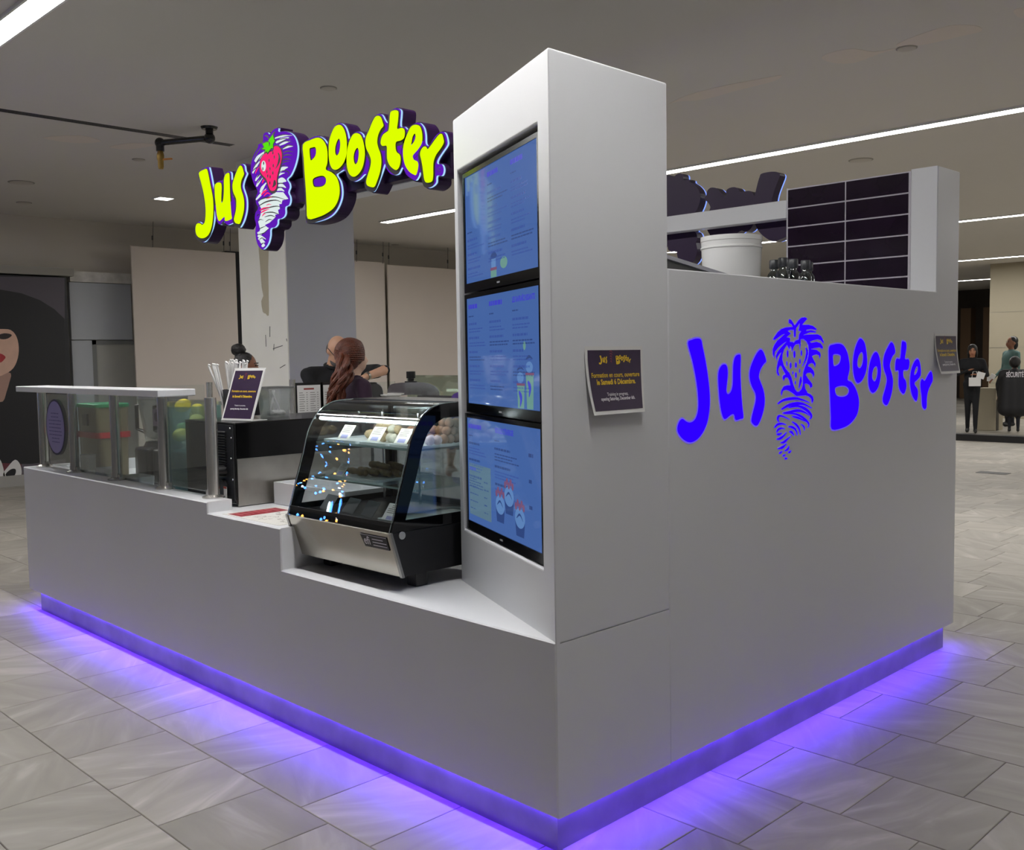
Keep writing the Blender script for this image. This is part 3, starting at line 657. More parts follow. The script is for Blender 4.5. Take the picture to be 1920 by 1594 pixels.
# ---- lit roof sign (front) and its twin on the far side
SA = (6.642, 340, 240); SB = (6.377, 560, 190); YS = .40
sign_letters = [
 ('J', SA, [[(228,572),(250,540),(290,520),(325,515),(345,590),(362,680),(380,770),(398,870),(404,960),(404,1050),(398,1130),(385,1220),(360,1300),(325,1350),(280,1373),(235,1368),(200,1335),(186,1280),(190,1220),(210,1190),(240,1190),(258,1205),(275,1205),(298,1180),(308,1130),(312,1050),(308,960),(295,860),(275,760),(250,660)]]),
 ('u', SA, [[(425,730),(440,695),(470,680),(500,690),(508,740),(505,820),(503,900),(510,935),(525,915),(535,860),(540,760),(540,650),(555,590),(580,565),(603,570),(608,660),(612,800),(620,950),(630,1080),(635,1125),(610,1145),(555,1158),(548,1110),(530,1115),(490,1155),(470,1150),(450,1080),(440,980),(428,850)]]),
 ('s', SA, [[(745,470),(725,490),(700,540),(670,620),(650,690),(648,750),(660,810),(690,880),(695,950),(690,1020),(675,1090),(665,1140),(680,1180),(705,1193),(735,1190),(765,1110),(785,1020),(788,920),(775,840),(755,780),(745,720),(755,650),(785,580),(780,540),(765,490)]]),
 ('B', SB, [[(62,518),(150,465),(240,437),(300,470),(340,545),(352,640),(348,740),(330,815),(400,850),(460,910),(490,1000),(495,1100),(470,1200),(420,1280),(340,1340),(240,1385),(120,1405),(105,1250),(95,1050),(80,850),(70,680)],
            [(135,575),(160,555),(205,550),(218,590),(210,650),(180,690),(148,703)], [(175,935),(230,900),(300,892),(335,925),(330,985),(290,1020),(230,1028),(185,1015)]]),
 ('o', SB, [[(490,283),(440,310),(400,390),(375,480),(368,600),(375,710),(400,790),(440,820),(490,800),(540,740),(575,650),(583,540),(575,430),(555,350),(525,300)], [(487,445),(460,490),(443,560),(445,625),(465,650),(490,620),(505,550),(505,480)]]),
 ('o', SB, [[(705,383),(660,400),(620,470),(595,560),(583,660),(585,760),(605,850),(640,895),(680,900),(730,860),(770,790),(792,690),(797,590),(780,490),(750,410)], [(710,555),(680,590),(663,660),(670,730),(690,755),(715,720),(727,650),(727,590)]]),
 ('s', SB, [[(960,175),(925,190),(890,250),(850,350),(815,430),(808,500),(820,570),(855,640),(875,710),(865,790),(840,870),(818,950),(825,1000),(860,1022),(910,1025),(945,950),(980,840),(995,730),(985,630),(960,560),(945,490),(955,410),(985,340),(1020,295),(1010,250),(990,195)]]),
 ('t', SB, [[(1110,130),(1150,110),(1190,115),(1200,150),(1192,250),(1185,330),(1240,320),(1270,340),(1275,390),(1265,440),(1225,470),(1170,488),(1165,560),(1180,610),(1215,640),(1225,700),(1210,780),(1180,820),(1150,815),(1100,770),(1070,700),(1065,620),(1060,535),(1010,535),(990,500),(1000,440),(1025,395),(1060,370),(1085,345),(1095,260),(1100,180)]]),
 ('e', SB, [[(1400,283),(1350,310),(1310,390),(1275,480),(1258,580),(1262,680),(1285,770),(1330,840),(1380,875),(1410,880),(1430,820),(1437,760),(1425,720),(1385,700),(1370,660),(1385,630),(1430,580),(1475,510),(1485,450),(1480,370),(1455,300)], [(1395,385),(1370,420),(1357,480),(1352,525),(1375,505),(1400,460),(1408,415)]]),
 ('r', SB, [[(1720,395),(1690,400),(1640,460),(1590,530),(1550,575),(1530,545),(1500,548),(1470,590),(1462,640),(1475,700),(1490,780),(1500,860),(1510,930),(1530,970),(1570,972),(1605,950),(1615,880),(1615,800),(1620,720),(1650,640),(1700,570),(1740,500),(1738,450)]]),
]
case_outlines = [
 (SA, [(215,580),(230,530),(280,495),(340,482),(355,510),(375,600),(405,760),(415,720),(430,680),(460,655),(500,650),(515,640),(535,580),(560,545),(600,535),(625,560),(630,640),(660,600),(690,520),(715,470),(760,440),(790,470),(800,530),(818,570),(790,640),(770,720),(785,780),(810,860),(818,950),(810,1050),(780,1160),(740,1235),(720,1245),(680,1225),(655,1190),(610,1205),(575,1215),(545,1190),(520,1180),(490,1212),(455,1190),(425,1120),(415,1040),(410,1150),(385,1260),(340,1360),(290,1425),(240,1420),(190,1390),(168,1320),(172,1230),(200,1170),(230,1162),(262,1185),(285,1150),(295,1050),(290,950),(270,800),(240,680)]),
 (SA, [(1140,20),(1180,-5),(1215,0),(1215,40),(1290,35),(1370,60),(1420,120),(1450,220),(1450,330),(1430,430),(1400,520),(1360,600),(1320,640),(1345,680),(1355,740),(1335,800),(1355,850),(1360,910),(1340,970),(1300,990),(1300,1060),(1280,1110),(1240,1138),(1205,1145),(1200,1200),(1165,1245),(1115,1260),(1110,1340),(1090,1430),(1050,1495),(1010,1520),(960,1480),(930,1400),(918,1300),(925,1200),(910,1130),(920,1050),(950,1000),(925,930),(925,860),(945,790),(900,700),(870,600),(860,500),(875,400),(910,310),(950,240),(955,200),(1010,170),(1015,90),(1040,50),(1080,50),(1100,70)]),
 (SB, [(38,530),(60,490),(140,435),(230,408),(300,440),(345,500),(365,470),(375,400),(410,310),(460,260),(515,258),(560,300),(590,380),(603,440),(630,400),(670,365),(720,355),(765,385),(785,425),(820,350),(860,250),(900,180),(950,145),(1000,155),(1035,220),(1060,250),(1080,230),(1085,150),(1110,100),(1160,75),(1210,85),(1230,130),(1220,290),(1270,295),(1305,330),(1340,290),(1390,255),(1450,250),(1500,310),(1520,400),(1525,500),(1560,520),(1600,450),(1660,380),(1720,355),(1760,380),(1785,470),(1780,530),(1720,620),(1670,700),(1665,740),(1715,745),(1740,800),(1735,860),(1710,900),(1655,900),(1650,970),(1610,1020),(1550,1045),(1500,1020),(1475,970),(1455,860),(1440,900),(1400,955),(1340,930),(1280,880),(1240,800),(1200,870),(1150,890),(1090,870),(1040,800),(1030,760),(1010,820),(970,930),(930,1030),(890,1090),(840,1070),(800,1040),(790,980),(810,900),(790,880),(740,930),(680,965),(630,955),(580,910),(550,830),(500,850),(460,880),(500,950),(520,1050),(515,1160),(470,1280),(400,1370),(300,1425),(180,1455),(95,1455),(85,1400),(60,1000),(45,700)]),
]
LIME = lamp('lit_lime_face', S(222, 255, 0), 1.0)
VFACE = lamp('lit_violet_face', S(98, 30, 186), .95)
PALE = lamp('lit_acrylic_edge', S(168, 214, 255), 1.1)
CASE = mat('dark_purple_sign_case', S(40, 14, 56), .38, spec=.35)
LINE = mat('sign_black_line', S(20, 14, 22), .5)
WSTR = lamp('lit_white_print', S(226, 240, 238), .95)
PINK = lamp('lit_pink_print', S(255, 44, 118), .95)
GRN = lamp('lit_green_print', S(96, 232, 22), .95)
EDGEB = lamp('lit_blue_edge', S(120, 150, 255), 1.5)
LET2D = []
for ch, sy, loops in sign_letters:
    L2 = [smooth(emblem_pts(*sy, l, 1, YS), 3) for l in loops]
    LET2D.append([orient(L2[0], True)] + [orient(l, False) for l in L2[1:]])
CASE2D = [orient(smooth(emblem_pts(*sy, l, 1, YS), 3), True) for sy, l in case_outlines]
def sq(pts): return orient(emblem_pts(*SA, pts, 1, YS), True)
ff = lambda u, v, d: (u, YS - d, v)
fs = thing('roof_sign', 'lit lime and purple lettering sign with a strawberry, left of the tower', 'sign', (-1.9, .43, 2.28))
CN = ('short_word_case', 'strawberry_case', 'long_word_case')
for nm, c in zip(CN, CASE2D):
    obj(nm, MB().prism([offset(c, .002)], ff, -.075, -.009), CASE, fs)
    obj('acrylic_face', MB().prism([offset(c, -.003)], ff, -.009, 0, 0, 1), [VFACE, PALE], fs)
# connecting back box between the words
obj('back_raceway', MB().box(-2.75, YS + .03, 2.29, -.93, YS + .074, 2.40), CASE, fs)
for (ch, _, _), l in zip(sign_letters, LET2D):
    o = obj('letter_face', MB().prism(l, ff, .0025, .0045), LIME, fs)
    sh_ = [[(a - .004, b - .007) for a, b in offset(l[0], .0115)]] + [offset(h_, -.005) for h_ in l[1:]]
    obj('black_outline', MB().prism(sh_, ff, .0003, .0018), LINE, o)
mc = MB(); c0 = emblem_pts(*SB, [(1672, 850)], 1, YS)[0]
put_text(mc, 'MC', c0[0], c0[1], .03, ff, .0012, sx=.8); obj('small_mark', mc, mat('mark_dark_violet', S(60, 14, 120), .5), fs)
straw = sq([(1160,235),(1200,228),(1235,255),(1255,310),(1255,380),(1235,470),(1210,560),(1195,640),(1195,720),(1175,770),(1140,785),(1110,765),(1085,700),(1065,640),(1020,590),(990,540),(985,470),(995,400),(1020,350),(1050,320),(1100,300),(1150,285)])
straw = smooth(straw, 3)
em = MB()
W_ = [([(1165,130),(1260,100),(1385,92)],24),([(1180,185),(1260,140),(1345,118)],36),([(1225,215),(1290,185),(1355,165)],26),([(1265,260),(1330,235),(1392,228)],24),([(920,420),(970,360),(1045,290)],48),([(890,565),(930,480),(1000,390)],26),
      ([(925,660),(955,610),(1000,565)],26),([(938,730),(970,670),(1020,610)],28),([(985,805),(1015,740),(1070,670)],34),([(932,895),(990,830),(1060,755)],28),([(1220,545),(1270,505),(1330,488)],46),([(1210,595),(1245,570),(1290,560)],22),
      ([(1205,668),(1260,650),(1308,665)],68),([(1200,720),(1255,715),(1305,745)],40),([(1190,775),(1240,765),(1285,790)],36),([(950,1312),(1010,1290),(1090,1245)],36),([(955,1345),(1000,1360),(1055,1385)],34),([(960,1375),(1000,1395),(1045,1425)],34),([(985,1405),(1015,1430),(1035,1445)],34),([(1005,1478),(1025,1462),(1045,1460)],36)]
for pts, w_ in W_: em.prism([sq(stroke(pts, w_, (.5, .1)))], ff, .0005, .0012)
em.prism([sq([(1180,800),(1270,800),(1335,882),(1260,900),(1250,945),(1220,950),(1228,1010),(1205,1020),(1215,1070),(1170,1080),(1175,1110),(1100,1180),(1040,1210),(1090,1250),(1000,1330),(950,1350),(985,1265),(960,1170),(990,1080),(1000,1010),(960,925),(1010,880),(1100,850)])], ff, .0005, .0012)
o = obj('white_swirl_print', em, WSTR, fs, kind='stuff')
ek = MB()
for pts, w_ in [([(1160,120),(1270,85),(1390,98)],12),([(1180,160),(1290,130),(1385,150)],12),([(1200,205),(1290,160),(1390,185)],14),([(1250,265),(1330,215),(1400,225)],16),([(1270,310),(1330,290),(1400,298)],16),([(1265,350),(1320,335),(1390,345)],18),([(1260,400),(1310,385),(1370,395)],18),
                ([(1250,440),(1300,420),(1350,415)],14),([(1240,480),(1280,465),(1320,470)],12),([(1215,550),(1290,530),(1345,560),(1320,600)],12),([(900,400),(950,300),(1010,235)],14),([(900,500),(960,400),(1020,320)],14),([(890,540),(930,500),(985,470)],12),([(940,620),(970,590),(1000,560)],12),
                ([(950,690),(990,640),(1020,600)],12),([(1205,690),(1260,690),(1310,700)],12),([(1200,745),(1250,740),(1290,755)],12),([(950,910),(1050,870),(1180,860),(1320,900)],16),([(955,980),(1060,920),(1180,900),(1260,930)],16),([(980,1030),(1100,990),(1200,975),(1275,1000)],14),([(1030,1060),(1140,1050),(1250,1090)],14),
                ([(1040,1110),(1120,1090),(1190,1120)],12),([(1050,1170),(1100,1140),(1150,1150)],10),([(945,1100),(960,1080),(985,1090)],10),([(960,1160),(985,1140),(1030,1150)],10),([(965,1260),(1010,1240),(1070,1215)],10),([(950,1330),(1030,1310),(1095,1250)],12),([(975,1390),(1010,1370),(1050,1390)],10),([(1000,1450),(1020,1435),(1050,1440)],10)]:
    ek.prism([sq(stroke(pts, w_, (.4, .1)))], ff, .0013, .0018)
ek.prism([sq(stroke([(1040,95),(1075,105),(1100,145)], 22))], ff, .0013, .0018)
ek.prism([sq(stroke([(1172,40),(1140,90),(1110,145)], 26, (.1, .8)))], ff, .0013, .0018)
obj('black_swirl_lines', ek, LINE, fs, kind='stuff')
ep = MB()
for pts, w_ in [([(1000,835),(1040,790),(1080,775)],26),([(1030,850),(1075,810),(1120,835)],20),([(1060,880),(1100,870),(1140,850)],10),([(980,1030),(1030,1000),(1110,985)],18),([(990,1060),(1040,1030),(1100,1010)],18),([(1010,1100),(1035,1070),(1055,1075)],14),([(1060,965),(1095,950),(1130,960)],10),([(925,570),(945,520),(975,480)],14),([(1010,690),(1030,650),(1060,640)],18)]:
    ep.prism([sq(stroke(pts, w_, (.4, .1)))], ff, .0016, .002)
obj('pink_swirl_print', ep, PINK, fs, kind='stuff')
so = obj('strawberry_print', MB().prism([straw], ff, .0026, .0034), PINK, fs)
obj('black_outline', MB().prism([[(a + .001, b - .004) for a, b in offset(straw, .009)]], ff, .0018, .0026), LINE, so)
obj('white_oval_print', MB().prism([sq(ellipse((1033, 475), 29, 66))], ff, .0036, .004), WSTR, so)  # white oval drawn as the strawberry's eye
es_ = MB()
for cx, cy in ((1103,405),(1168,365),(1155,470),(1113,510),(1150,560),(1085,600),(1117,610),(1112,685),(1150,310),(1075,545),(1035,440),(1025,510)):
    es_.prism([sq(ellipse((cx, cy), 7, 22, 10))], ff, .0042, .0046)
es_.prism([sq(stroke([(1215,310),(1232,370),(1215,450),(1180,510)], 24))], ff, .0036, .0042)
es_.prism([sq(stroke([(1170,650),(1170,700),(1145,740)], 34))], ff, .0036, .0042)
obj('seed_print', es_, LINE, so, kind='stuff')
leaf = sq([(1150,88),(1165,150),(1172,160),(1150,200),(1150,255),(1130,250),(1110,275),(1085,310),(1075,290),(1050,305),(1060,270),(1020,262),(1045,240),(1025,200),(1070,180),(1090,180),(1105,145)])
lo = obj('leaf_print', MB().prism([leaf], ff, .0042, .005), GRN, fs)
obj('black_outline', MB().prism([offset(leaf, .007)], ff, .0034, .0042), LINE, lo)
obj('leaf_vein', MB().prism([sq(stroke([(1100,165),(1110,200),(1105,230)], 14))], ff, .005, .0055), LINE, lo)

bm_ = thing('sign_beam', 'white beam behind the lit lime lettering', 'beam', (-1.9, .52, 2.285), 'sign beams')
bevel(obj('beam_body', MB().box(-2.6, YS + .0755, 2.285, F(SL, 0).x - .002, .56, 2.385), WHITE, bm_), .004)
bm2 = thing('sign_beam', 'white beam joining the tower and the dark tiled wall', 'beam', (-1.9, 2.82, 2.29), 'sign beams')
bevel(obj('beam_body', MB().box(-3.0, 2.78, 2.292, -.826, 2.862, 2.39), WHITE, bm2), .004)
bs = thing('roof_sign', 'unlit back of the far lettering sign with a blue glowing edge', 'sign', (-1.9, 2.9, 2.28))
fb = lambda u, v, d: (-.868 - (u + 2.971), 2.865 + d, v)
for nm, c in zip(CN, CASE2D):
    obj(nm, MB().prism([offset(c, .002)], fb, 0, .062), CASE, bs)
    obj('acrylic_face', MB().prism([offset(c, .0005)], fb, .062, .076, 0, 1), [VFACE, EDGEB], bs)
for l in LET2D: obj('letter_face', MB().prism([l[0]] + l[1:], fb, .0765, .078), LIME, bs)

# ================================================================== THINGS ON AND AROUND THE COUNTER
POST = mat('polished_steel_post', S(205, 203, 198), .27, .85)
GLASSG = glass('guard_glass', (.95, .98, .975, 1), .02, fres=.35)
def guard_post(mb_parent, x, y, z0, z1, r=.026):
    p = obj('post', MB().lathe([(r, 0), (r, z1 - z0)], (x, y, z0), 20), POST, mb_parent)
    obj('base_flange', MB().lathe([(r * 1.9, 0), (r * 1.9, .006), (r * 1.2, .014), (r * 1.05, .016)], (x, y, z0), 24), POST, p)
    return p
sg = thing('sneeze_guard', 'glass sneeze guard on steel posts with a white top shelf, front left', 'sneeze guard', (-3.5, .095, ZC))
bevel(obj('top_shelf', MB().box(-4.6, -.022, 1.386, -2.6, .175, 1.42), WHITE, sg), .004)
px_ = (-4.5, -4.0, -3.4, -2.81)
for x in px_: guard_post(sg, x, .095, ZC, 1.386)
guard_post(sg, -2.30, .095, ZC, 1.384, .028)
for a0, a1 in zip(px_ + (), px_[1:] + (-2.30,)):
    obj('glass_pane', MB().box(a0 + .03, .091, ZC + .022, a1 - .03, .099, 1.372), GLASSG, sg)
    for x in (a0 + .045, a1 - .045):
        obj('glass_clip', MB().box(x - .012, .085, ZC + .004, x + .012, .105, ZC + .034), POST, sg)
VIN = mat('lilac_vinyl_sticker', S(158, 150, 200), .5)
st_ = obj('round_sticker', MB().prism([ellipse((-4.27, 1.168), .155, .172, 40)], lambda u, v, d: (u, .0905 - d, v), 0, .001), mat('sticker_rim', S(50, 44, 78), .5), sg)
obj('sticker_face', MB().prism([ellipse((-4.27, 1.168), .143, .160, 40)], lambda u, v, d: (u, .0893 - d, v), 0, .0005), VIN, st_)
sl = MB()
for i in range(9):
    w_ = .1 if 1 < i < 7 else .06
    x = -4.27 - w_
    while x < -4.27 + w_ - .01:
        ww = random.uniform(.012, .035); sl.box(x, .0883, 1.25 - i * .022, min(x + ww, -4.27 + w_), .0886, 1.256 - i * .022); x += ww + .006
obj('sticker_lines', sl, mat('sticker_ink', S(96, 88, 150), .5), st_, kind='stuff')

g2 = thing('sneeze_guard', 'frameless glass guard along the far left end of the kiosk', 'sneeze guard', (-4.5, 1.5, ZC))
obj('glass_pane', MB().box(-4.504, .17, ZC + .02, -4.496, 1.2, 1.395), GLASSG, g2)
obj('glass_pane', MB().box(-4.504, 1.96, ZC + .02, -4.496, 2.9, 1.37), GLASSG, g2)
for y in (1.24, 1.92): guard_post(g2, -4.5, y, ZC, 1.41, .022)
def papers(px0, py0, px1, py1, lab):
    a0 = plane_pt(px0, py0, 0, -4.48); a1 = plane_pt(px1, py1, 0, -4.48)
    t = thing('menu_sheet', lab, 'paper', (-4.48, a0[1], a1[2]), 'printed sheets on the end guard')
    fn = lambda u, v, d: (-4.482 + d, u, v)
    obj('black_holder', MB().prism([rect(a0[1] - .02, a1[2] - .1, a1[1] + .02, a0[2] + .02)], fn, -.006, 0), BLACK, t)
    obj('sheet', MB().prism([rect(a0[1], a1[2] - .09, a1[1], a0[2])], fn, 0, .0015), PAPER, t)
    k = MB(); W_ = a1[1] - a0[1]; k2 = MB()
    k2.prism([rect(a0[1] + W_ * .28, a0[2] - .035, a0[1] + W_ * .72, a0[2] - .022)], fn, .0015, .002)
    for c in (.08, .55):
        for r in range(9):
            k.prism([rect(a0[1] + W_ * c, a0[2] - .06 - r * .017, a0[1] + W_ * (c + random.uniform(.15, .26)), a0[2] - .055 - r * .017)], fn, .0015, .002)
            k.prism([rect(a0[1] + W_ * (c + .3), a0[2] - .06 - r * .017, a0[1] + W_ * (c + .36), a0[2] - .055 - r * .017)], fn, .0015, .002)
    obj('printed_lines', k, mat('grey_ink', S(140, 138, 136), .7), t, kind='stuff'); obj('red_heading', k2, mat('red_ink', S(150, 70, 66), .6), t)
papers(557, 723, 602, 775, 'printed price sheet in a black holder left of the red-haired woman')
papers(606, 722, 640, 775, 'printed price sheet half hidden behind the red-haired woman')
g3 = thing('sneeze_guard', 'low glass guard along the back counter behind the chrome press', 'sneeze guard', (-2.7, 2.95, ZC))
for x0, x1 in ((-4.4, -3.2), (-3.15, -2.0)): obj('glass_pane', MB().box(x0, 2.946, ZC, x1, 2.954, 1.42), glass('greenish_glass', (.80, .88, .82, 1), .05), g3)
for x in (-3.175, -1.97): guard_post(g3, x, 2.95, ZC, 1.425, .014)

# ---- countertop oven-like machine with vents
mc_ = thing('juice_machine', 'black and steel boxed machine on the pay counter, left of the display case', 'machine', (-2.48, .5, ZM))
x0, x1, y0, y1 = -2.74, -2.235, .18, .98
body = bevel(obj('body', MB().box(x0, y0, ZM + .012, x1 - .006, y1, 1.262), BLACKM, mc_), .006)
obj('upper_panel', MB().box(x1 - .006, y0 + .012, 1.093, x1, y1 - .01, 1.256), mat('black_glass_panel', S(8, 8, 9), .12), mc_)
obj('steel_panel', MB().box(x1 - .006, y0 + .008, ZM + .004, x1 + .002, y1 - .01, 1.089), STEEL, mc_)
vp = obj('vent_panel', MB().box(x0 + .02, y0 - .006, ZM + .03, x1 - .01, y0, 1.25), mat('charcoal_panel', S(36, 37, 40), .45), mc_)
for i in range(15):
    obj('louver', MB().obox((x1 - .115, y0 - .010, 1.215 - i * .0125), (.085, .008, .004), Matrix.Rotation(.5, 3, 'X')), BLACK, vp)
for sx_, sz in ((x1 - .03, 1.235), (x1 - .19, 1.235), (x1 - .03, 1.09), (x1 - .022, 1.19), (x1 - .02, .99)):
    obj('screw', MB().ell((sx_, y0 - .007, sz), (.005, .004, .005), 10, 6), CHROME, vp)
obj('knob', MB().tube([(x1 - .1, y0 - .006, 1.03), (x1 - .1, y0 - .05, 1.03)], [.028, .022], 16), BLACK, vp)
obj('motor_hub', MB().tube([(x1 - .12, y0 - .004, .94), (x1 - .12, y0 - .02, .94)], .05, 20), BLACK, vp)
sk = obj('sticker', MB().box(x1 - .085, y0 - .0215, .90, x1 - .055, y0 - .0205, .955), PAPER, vp)
obj('sticker_red_band', MB().box(x1 - .085, y0 - .0222, .945, x1 - .055, y0 - .0216, .955), mat('sticker_red', S(170, 60, 40), .5), sk)
for a in (x0 + .04, x1 - .04):
    for b in (y0 + .05, y1 - .05): obj('foot', MB().lathe([(.016, 0), (.016, .012)], (a, b, ZM), 12), BLACK, mc_)

# ---- logo for posters (scaled lettering of the sign)
allp = [p for l in LET2D for q in l for p in q]
lx0, lx1 = min(p[0] for p in allp), max(p[0] for p in allp); lz0 = min(p[1] for p in allp)
def poster_art(t, fn, Wd, Ht, mg=.012, dl=.0008):
    sheet = MB(); fld = MB(); n = 14
    def grid(mb, u0, v0, u1, v1, d):
        vs = [fn(u0 + (u1 - u0) * i / 6, v0 + (v1 - v0) * j / n, d) for j in range(n + 1) for i in range(7)]
        mb.add(vs, [(j * 7 + i, j * 7 + i + 1, j * 7 + 8 + i, j * 7 + 7 + i) for j in range(n) for i in range(6)])
    grid(sheet, 0, 0, Wd, Ht, 0); grid(fld, mg, mg, Wd - mg, Ht - mg, dl)
    s = obj('sheet', sheet, PAPER, t); f = obj('purple_field', fld, PURPLE_PRINT, t)
    lg = MB(); k = .56 * Wd / (lx1 - lx0); ou = Wd * .5 - .28 * Wd; ov = Ht * (.73 if Ht < Wd else .80)
    for l in LET2D: lg.prism([[(ou + (a - lx0) * k, ov + (b - lz0) * k) for a, b in q[::2]] for q in l], fn, 2 * dl, 2 * dl)
    y2 = MB(); w2 = MB(); sc_ = Wd / .28 * (1 if Ht < Wd else .95)
    put_text(y2, 'Formation en cours, ouverture', Wd / 2, Ht * .545, .0205 * sc_, fn, 2 * dl, bold=.0004, sx=.92)
    put_text(y2, 'le Samedi 6 Décembre.', Wd / 2, Ht * .44, .0225 * sc_, fn, 2 * dl, bold=.0008, sx=.92)
    put_text(w2, 'Training in progress,', Wd / 2, Ht * .27, .0145 * sc_, fn, 2 * dl, bold=.0002, sx=.9)
    put_text(w2, 'opening Saturday, December 6th.', Wd / 2, Ht * .205, .0145 * sc_, fn, 2 * dl, bold=.0005, sx=.9)
    obj('yellow_logo', lg, YELLOW_PRINT, f, kind='stuff'); obj('yellow_lettering', y2, YELLOW_PRINT, f); obj('white_lettering', w2, WHITE_PRINT, f)
    sm2 = MB(); c = Wd * .5 - .28 * Wd + (-2.2 - lx0) * k
    for i in range(5): sm2.prism([stroke([(c - .008 + i * .001, ov + .04 * sc_ - i * .008), (c, ov + .042 * sc_ - i * .008), (c + .010 - i * .002, ov + .036 * sc_ - i * .008)], .004)], fn, 2 * dl, 2 * dl)
    obj('tiny_swirl', sm2, mat('maroon_print', S(130, 50, 70), .5), f, kind='stuff')
def curl(y0, z0, Wd, Ht, c, sq_, tilt=0):
    def fn(u, v, d):
        k = (1 - v / Ht) ** 2
        uu = Wd / 2 + (u - Wd / 2) * (1 - sq_ * k)
        return (.0015 + c * k + d, y0 + uu + tilt * (v / Ht), z0 + v)
    return fn
t = thing('paper_notice', 'curled purple opening notice taped to the white tower', 'poster', (0, .29, 1.37), 'purple opening notices')
poster_art(t, curl(.146, 1.367, .288, .214, .022, .12), .288, .214)
t = thing('paper_notice', 'curled purple opening notice at the far end of the lettered wall', 'poster', (0, 2.9, 1.43), 'purple opening notices')
poster_art(t, curl(2.757, 1.436, .278, .2, .028, .14), .278, .2)

# table-top sign holder
t = thing('sign_holder', 'clear stand with the purple notice, standing on the black machine', 'sign', (-2.36, .26, 1.262))
Z0 = 1.264; du = Vector((.978, .207, 0)); back = Vector((-.207, .978, 0))
def fh(u, v, d): return Vector((-2.452, .232, Z0 + .004)) + du * u + Vector((0, 0, 1)) * (v * .94) + back * (v * .36) - back * d
poster_art(t, fh, .214, .262, .008)
obj('acrylic_back', MB().prism([rect(-.004, -.004, .218, .268)], fh, -.005, -.001), mat('acrylic_white', S(222, 222, 220), .2), t)
obj('acrylic_foot', MB().add([Vector((-2.452, .232, Z0)) + du * a + back * b + Vector((0, 0, c)) for c in (0, .004) for b in (0, .1) for a in (0, .214)],
    [(0, 2, 3, 1), (4, 5, 7, 6), (0, 1, 5, 4), (2, 6, 7, 3), (0, 4, 6, 2), (1, 3, 7, 5)]), mat('acrylic_white'), t)
# straws
cx, cy = -2.555, .36
t = thing('straw_cup', 'grey cup holding wrapped straws on the black machine', 'cup', (cx, cy, 1.262))
obj('cup_wall', MB().lathe([(.045, 0), (.05, .005), (.062, .15), (.058, .15), (.046, .008), (.0, .008)], (cx, cy, 1.262), 24), mat('smoky_plastic', S(92, 92, 94), .25), t)
STRAW = mat('straw_wrap_paper', S(232, 231, 230), .6)
rs = random.Random(5)
for i in range(36):
    a = rs.uniform(0, 6.28); r = rs.uniform(.0, .042); b0 = Vector((cx + r * math.cos(a), cy + r * math.sin(a), 1.276))
    lean_ = Vector((math.cos(a) * r * 1.1 - .012, math.sin(a) * r * 1.1 - .006, 0)) if i else Vector((-.085, -.055, 0))
    top = b0 + lean_ + Vector((0, 0, rs.uniform(.255, .28) - (.02 if i == 0 else 0)))
    s = inst('wrapped_straw', MB().tube([b0, top], .0056, 8).tube([top, top + Vector((.004, .002, .008))], [.0048, .007], 6).mesh('straw', STRAW), (0, 0, 0))
    tag(s, 'white paper-wrapped straw in the grey cup' if i else 'white paper-wrapped straw leaning far out to the left of the cup', 'straw', 'wrapped straws in the cup')
# clear tub with lids
cx, cy = -2.50, .56
t = thing('clear_tub', 'clear plastic tub of spoons with a dark rim on the black machine', 'tub', (cx, cy, 1.262))
TUBP = glass('clear_plastic', (.88, .89, .89, 1), .08, .1, haze=.14, hcol=S(190, 195, 195))
obj('tub_wall', MB().prism([rrect(-.058, -.058, .058, .058, .015), rrect(-.054, -.054, .054, .054, .013)[::-1]], lambda u, v, d: (cx + u * (1 + d * 1.2), cy + v * (1 + d * 1.2), 1.262 + d), 0, .15), TUBP, t)
obj('rim', MB().prism([rrect(-.08, -.08, .08, .08, .018), rrect(-.064, -.064, .064, .064, .014)[::-1]], lambda u, v, d: (cx + u, cy + v, 1.262 + d), .15, .158), mat('smoky_rim', S(110, 110, 110), .3), t)
for i, (a, b) in enumerate(((-.03, .04), (.0, -.03), (.03, .02), (-.01, .01))):
    o = inst('plastic_spoon', MB().tube([(cx + a, cy + b, 1.275), (cx + a * .3 - .02, cy - b * .4, 1.40)], .005, 8).ell((cx + a, cy + b, 1.283), (.022, .022, .016), 12, 8).mesh('spoon', mat('spoon_white', S(206, 206, 206), .4)), (0, 0, 0))
    tag(o, 'white plastic spoon inside the clear tub', 'spoon', 'spoons in the clear tub')

# counter mat and riser
t = thing('counter_mat', 'white printed counter mat with a red block on the pay counter', 'mat', (-1.85, .17, ZM))
fm = lambda u, v, d: (u, v, ZM + d)
obj('sheet', MB().prism([rect(-2.1, .03, -1.62, .33)], fm, 0, .0015), mat('mat_white', S(222, 220, 214), .45), t)
obj('red_block', MB().prism([[(-2.075, .045), (-1.955, .045), (-1.955, .29), (-2.075, .29)]], fm, .0015, .002), mat('red_print_mat', S(150, 34, 48), .5), t)
k = MB(); kr = MB()
for i in range(70):
    u = random.uniform(-1.94, -1.65); v = random.uniform(.05, .3); a = random.uniform(0, 3.1)
    k.prism([stroke([(u, v), (u + .012 * math.cos(a), v + .012 * math.sin(a)), (u + .022 * math.cos(a + .6), v + .022 * math.sin(a + .6))], .003)], fm, .0015, .0018)
obj('scribble_print', k, mat('mat_ink', S(120, 110, 100), .6), t, kind='stuff')
for i in range(7): kr.prism([rect(-2.06, .07 + i * .03, -1.97 - random.uniform(0, .03), .078 + i * .03)], fm, .002, .0022)
obj('red_block_lettering', kr, mat('mat_pink_print', S(200, 120, 120), .5), t, kind='stuff')
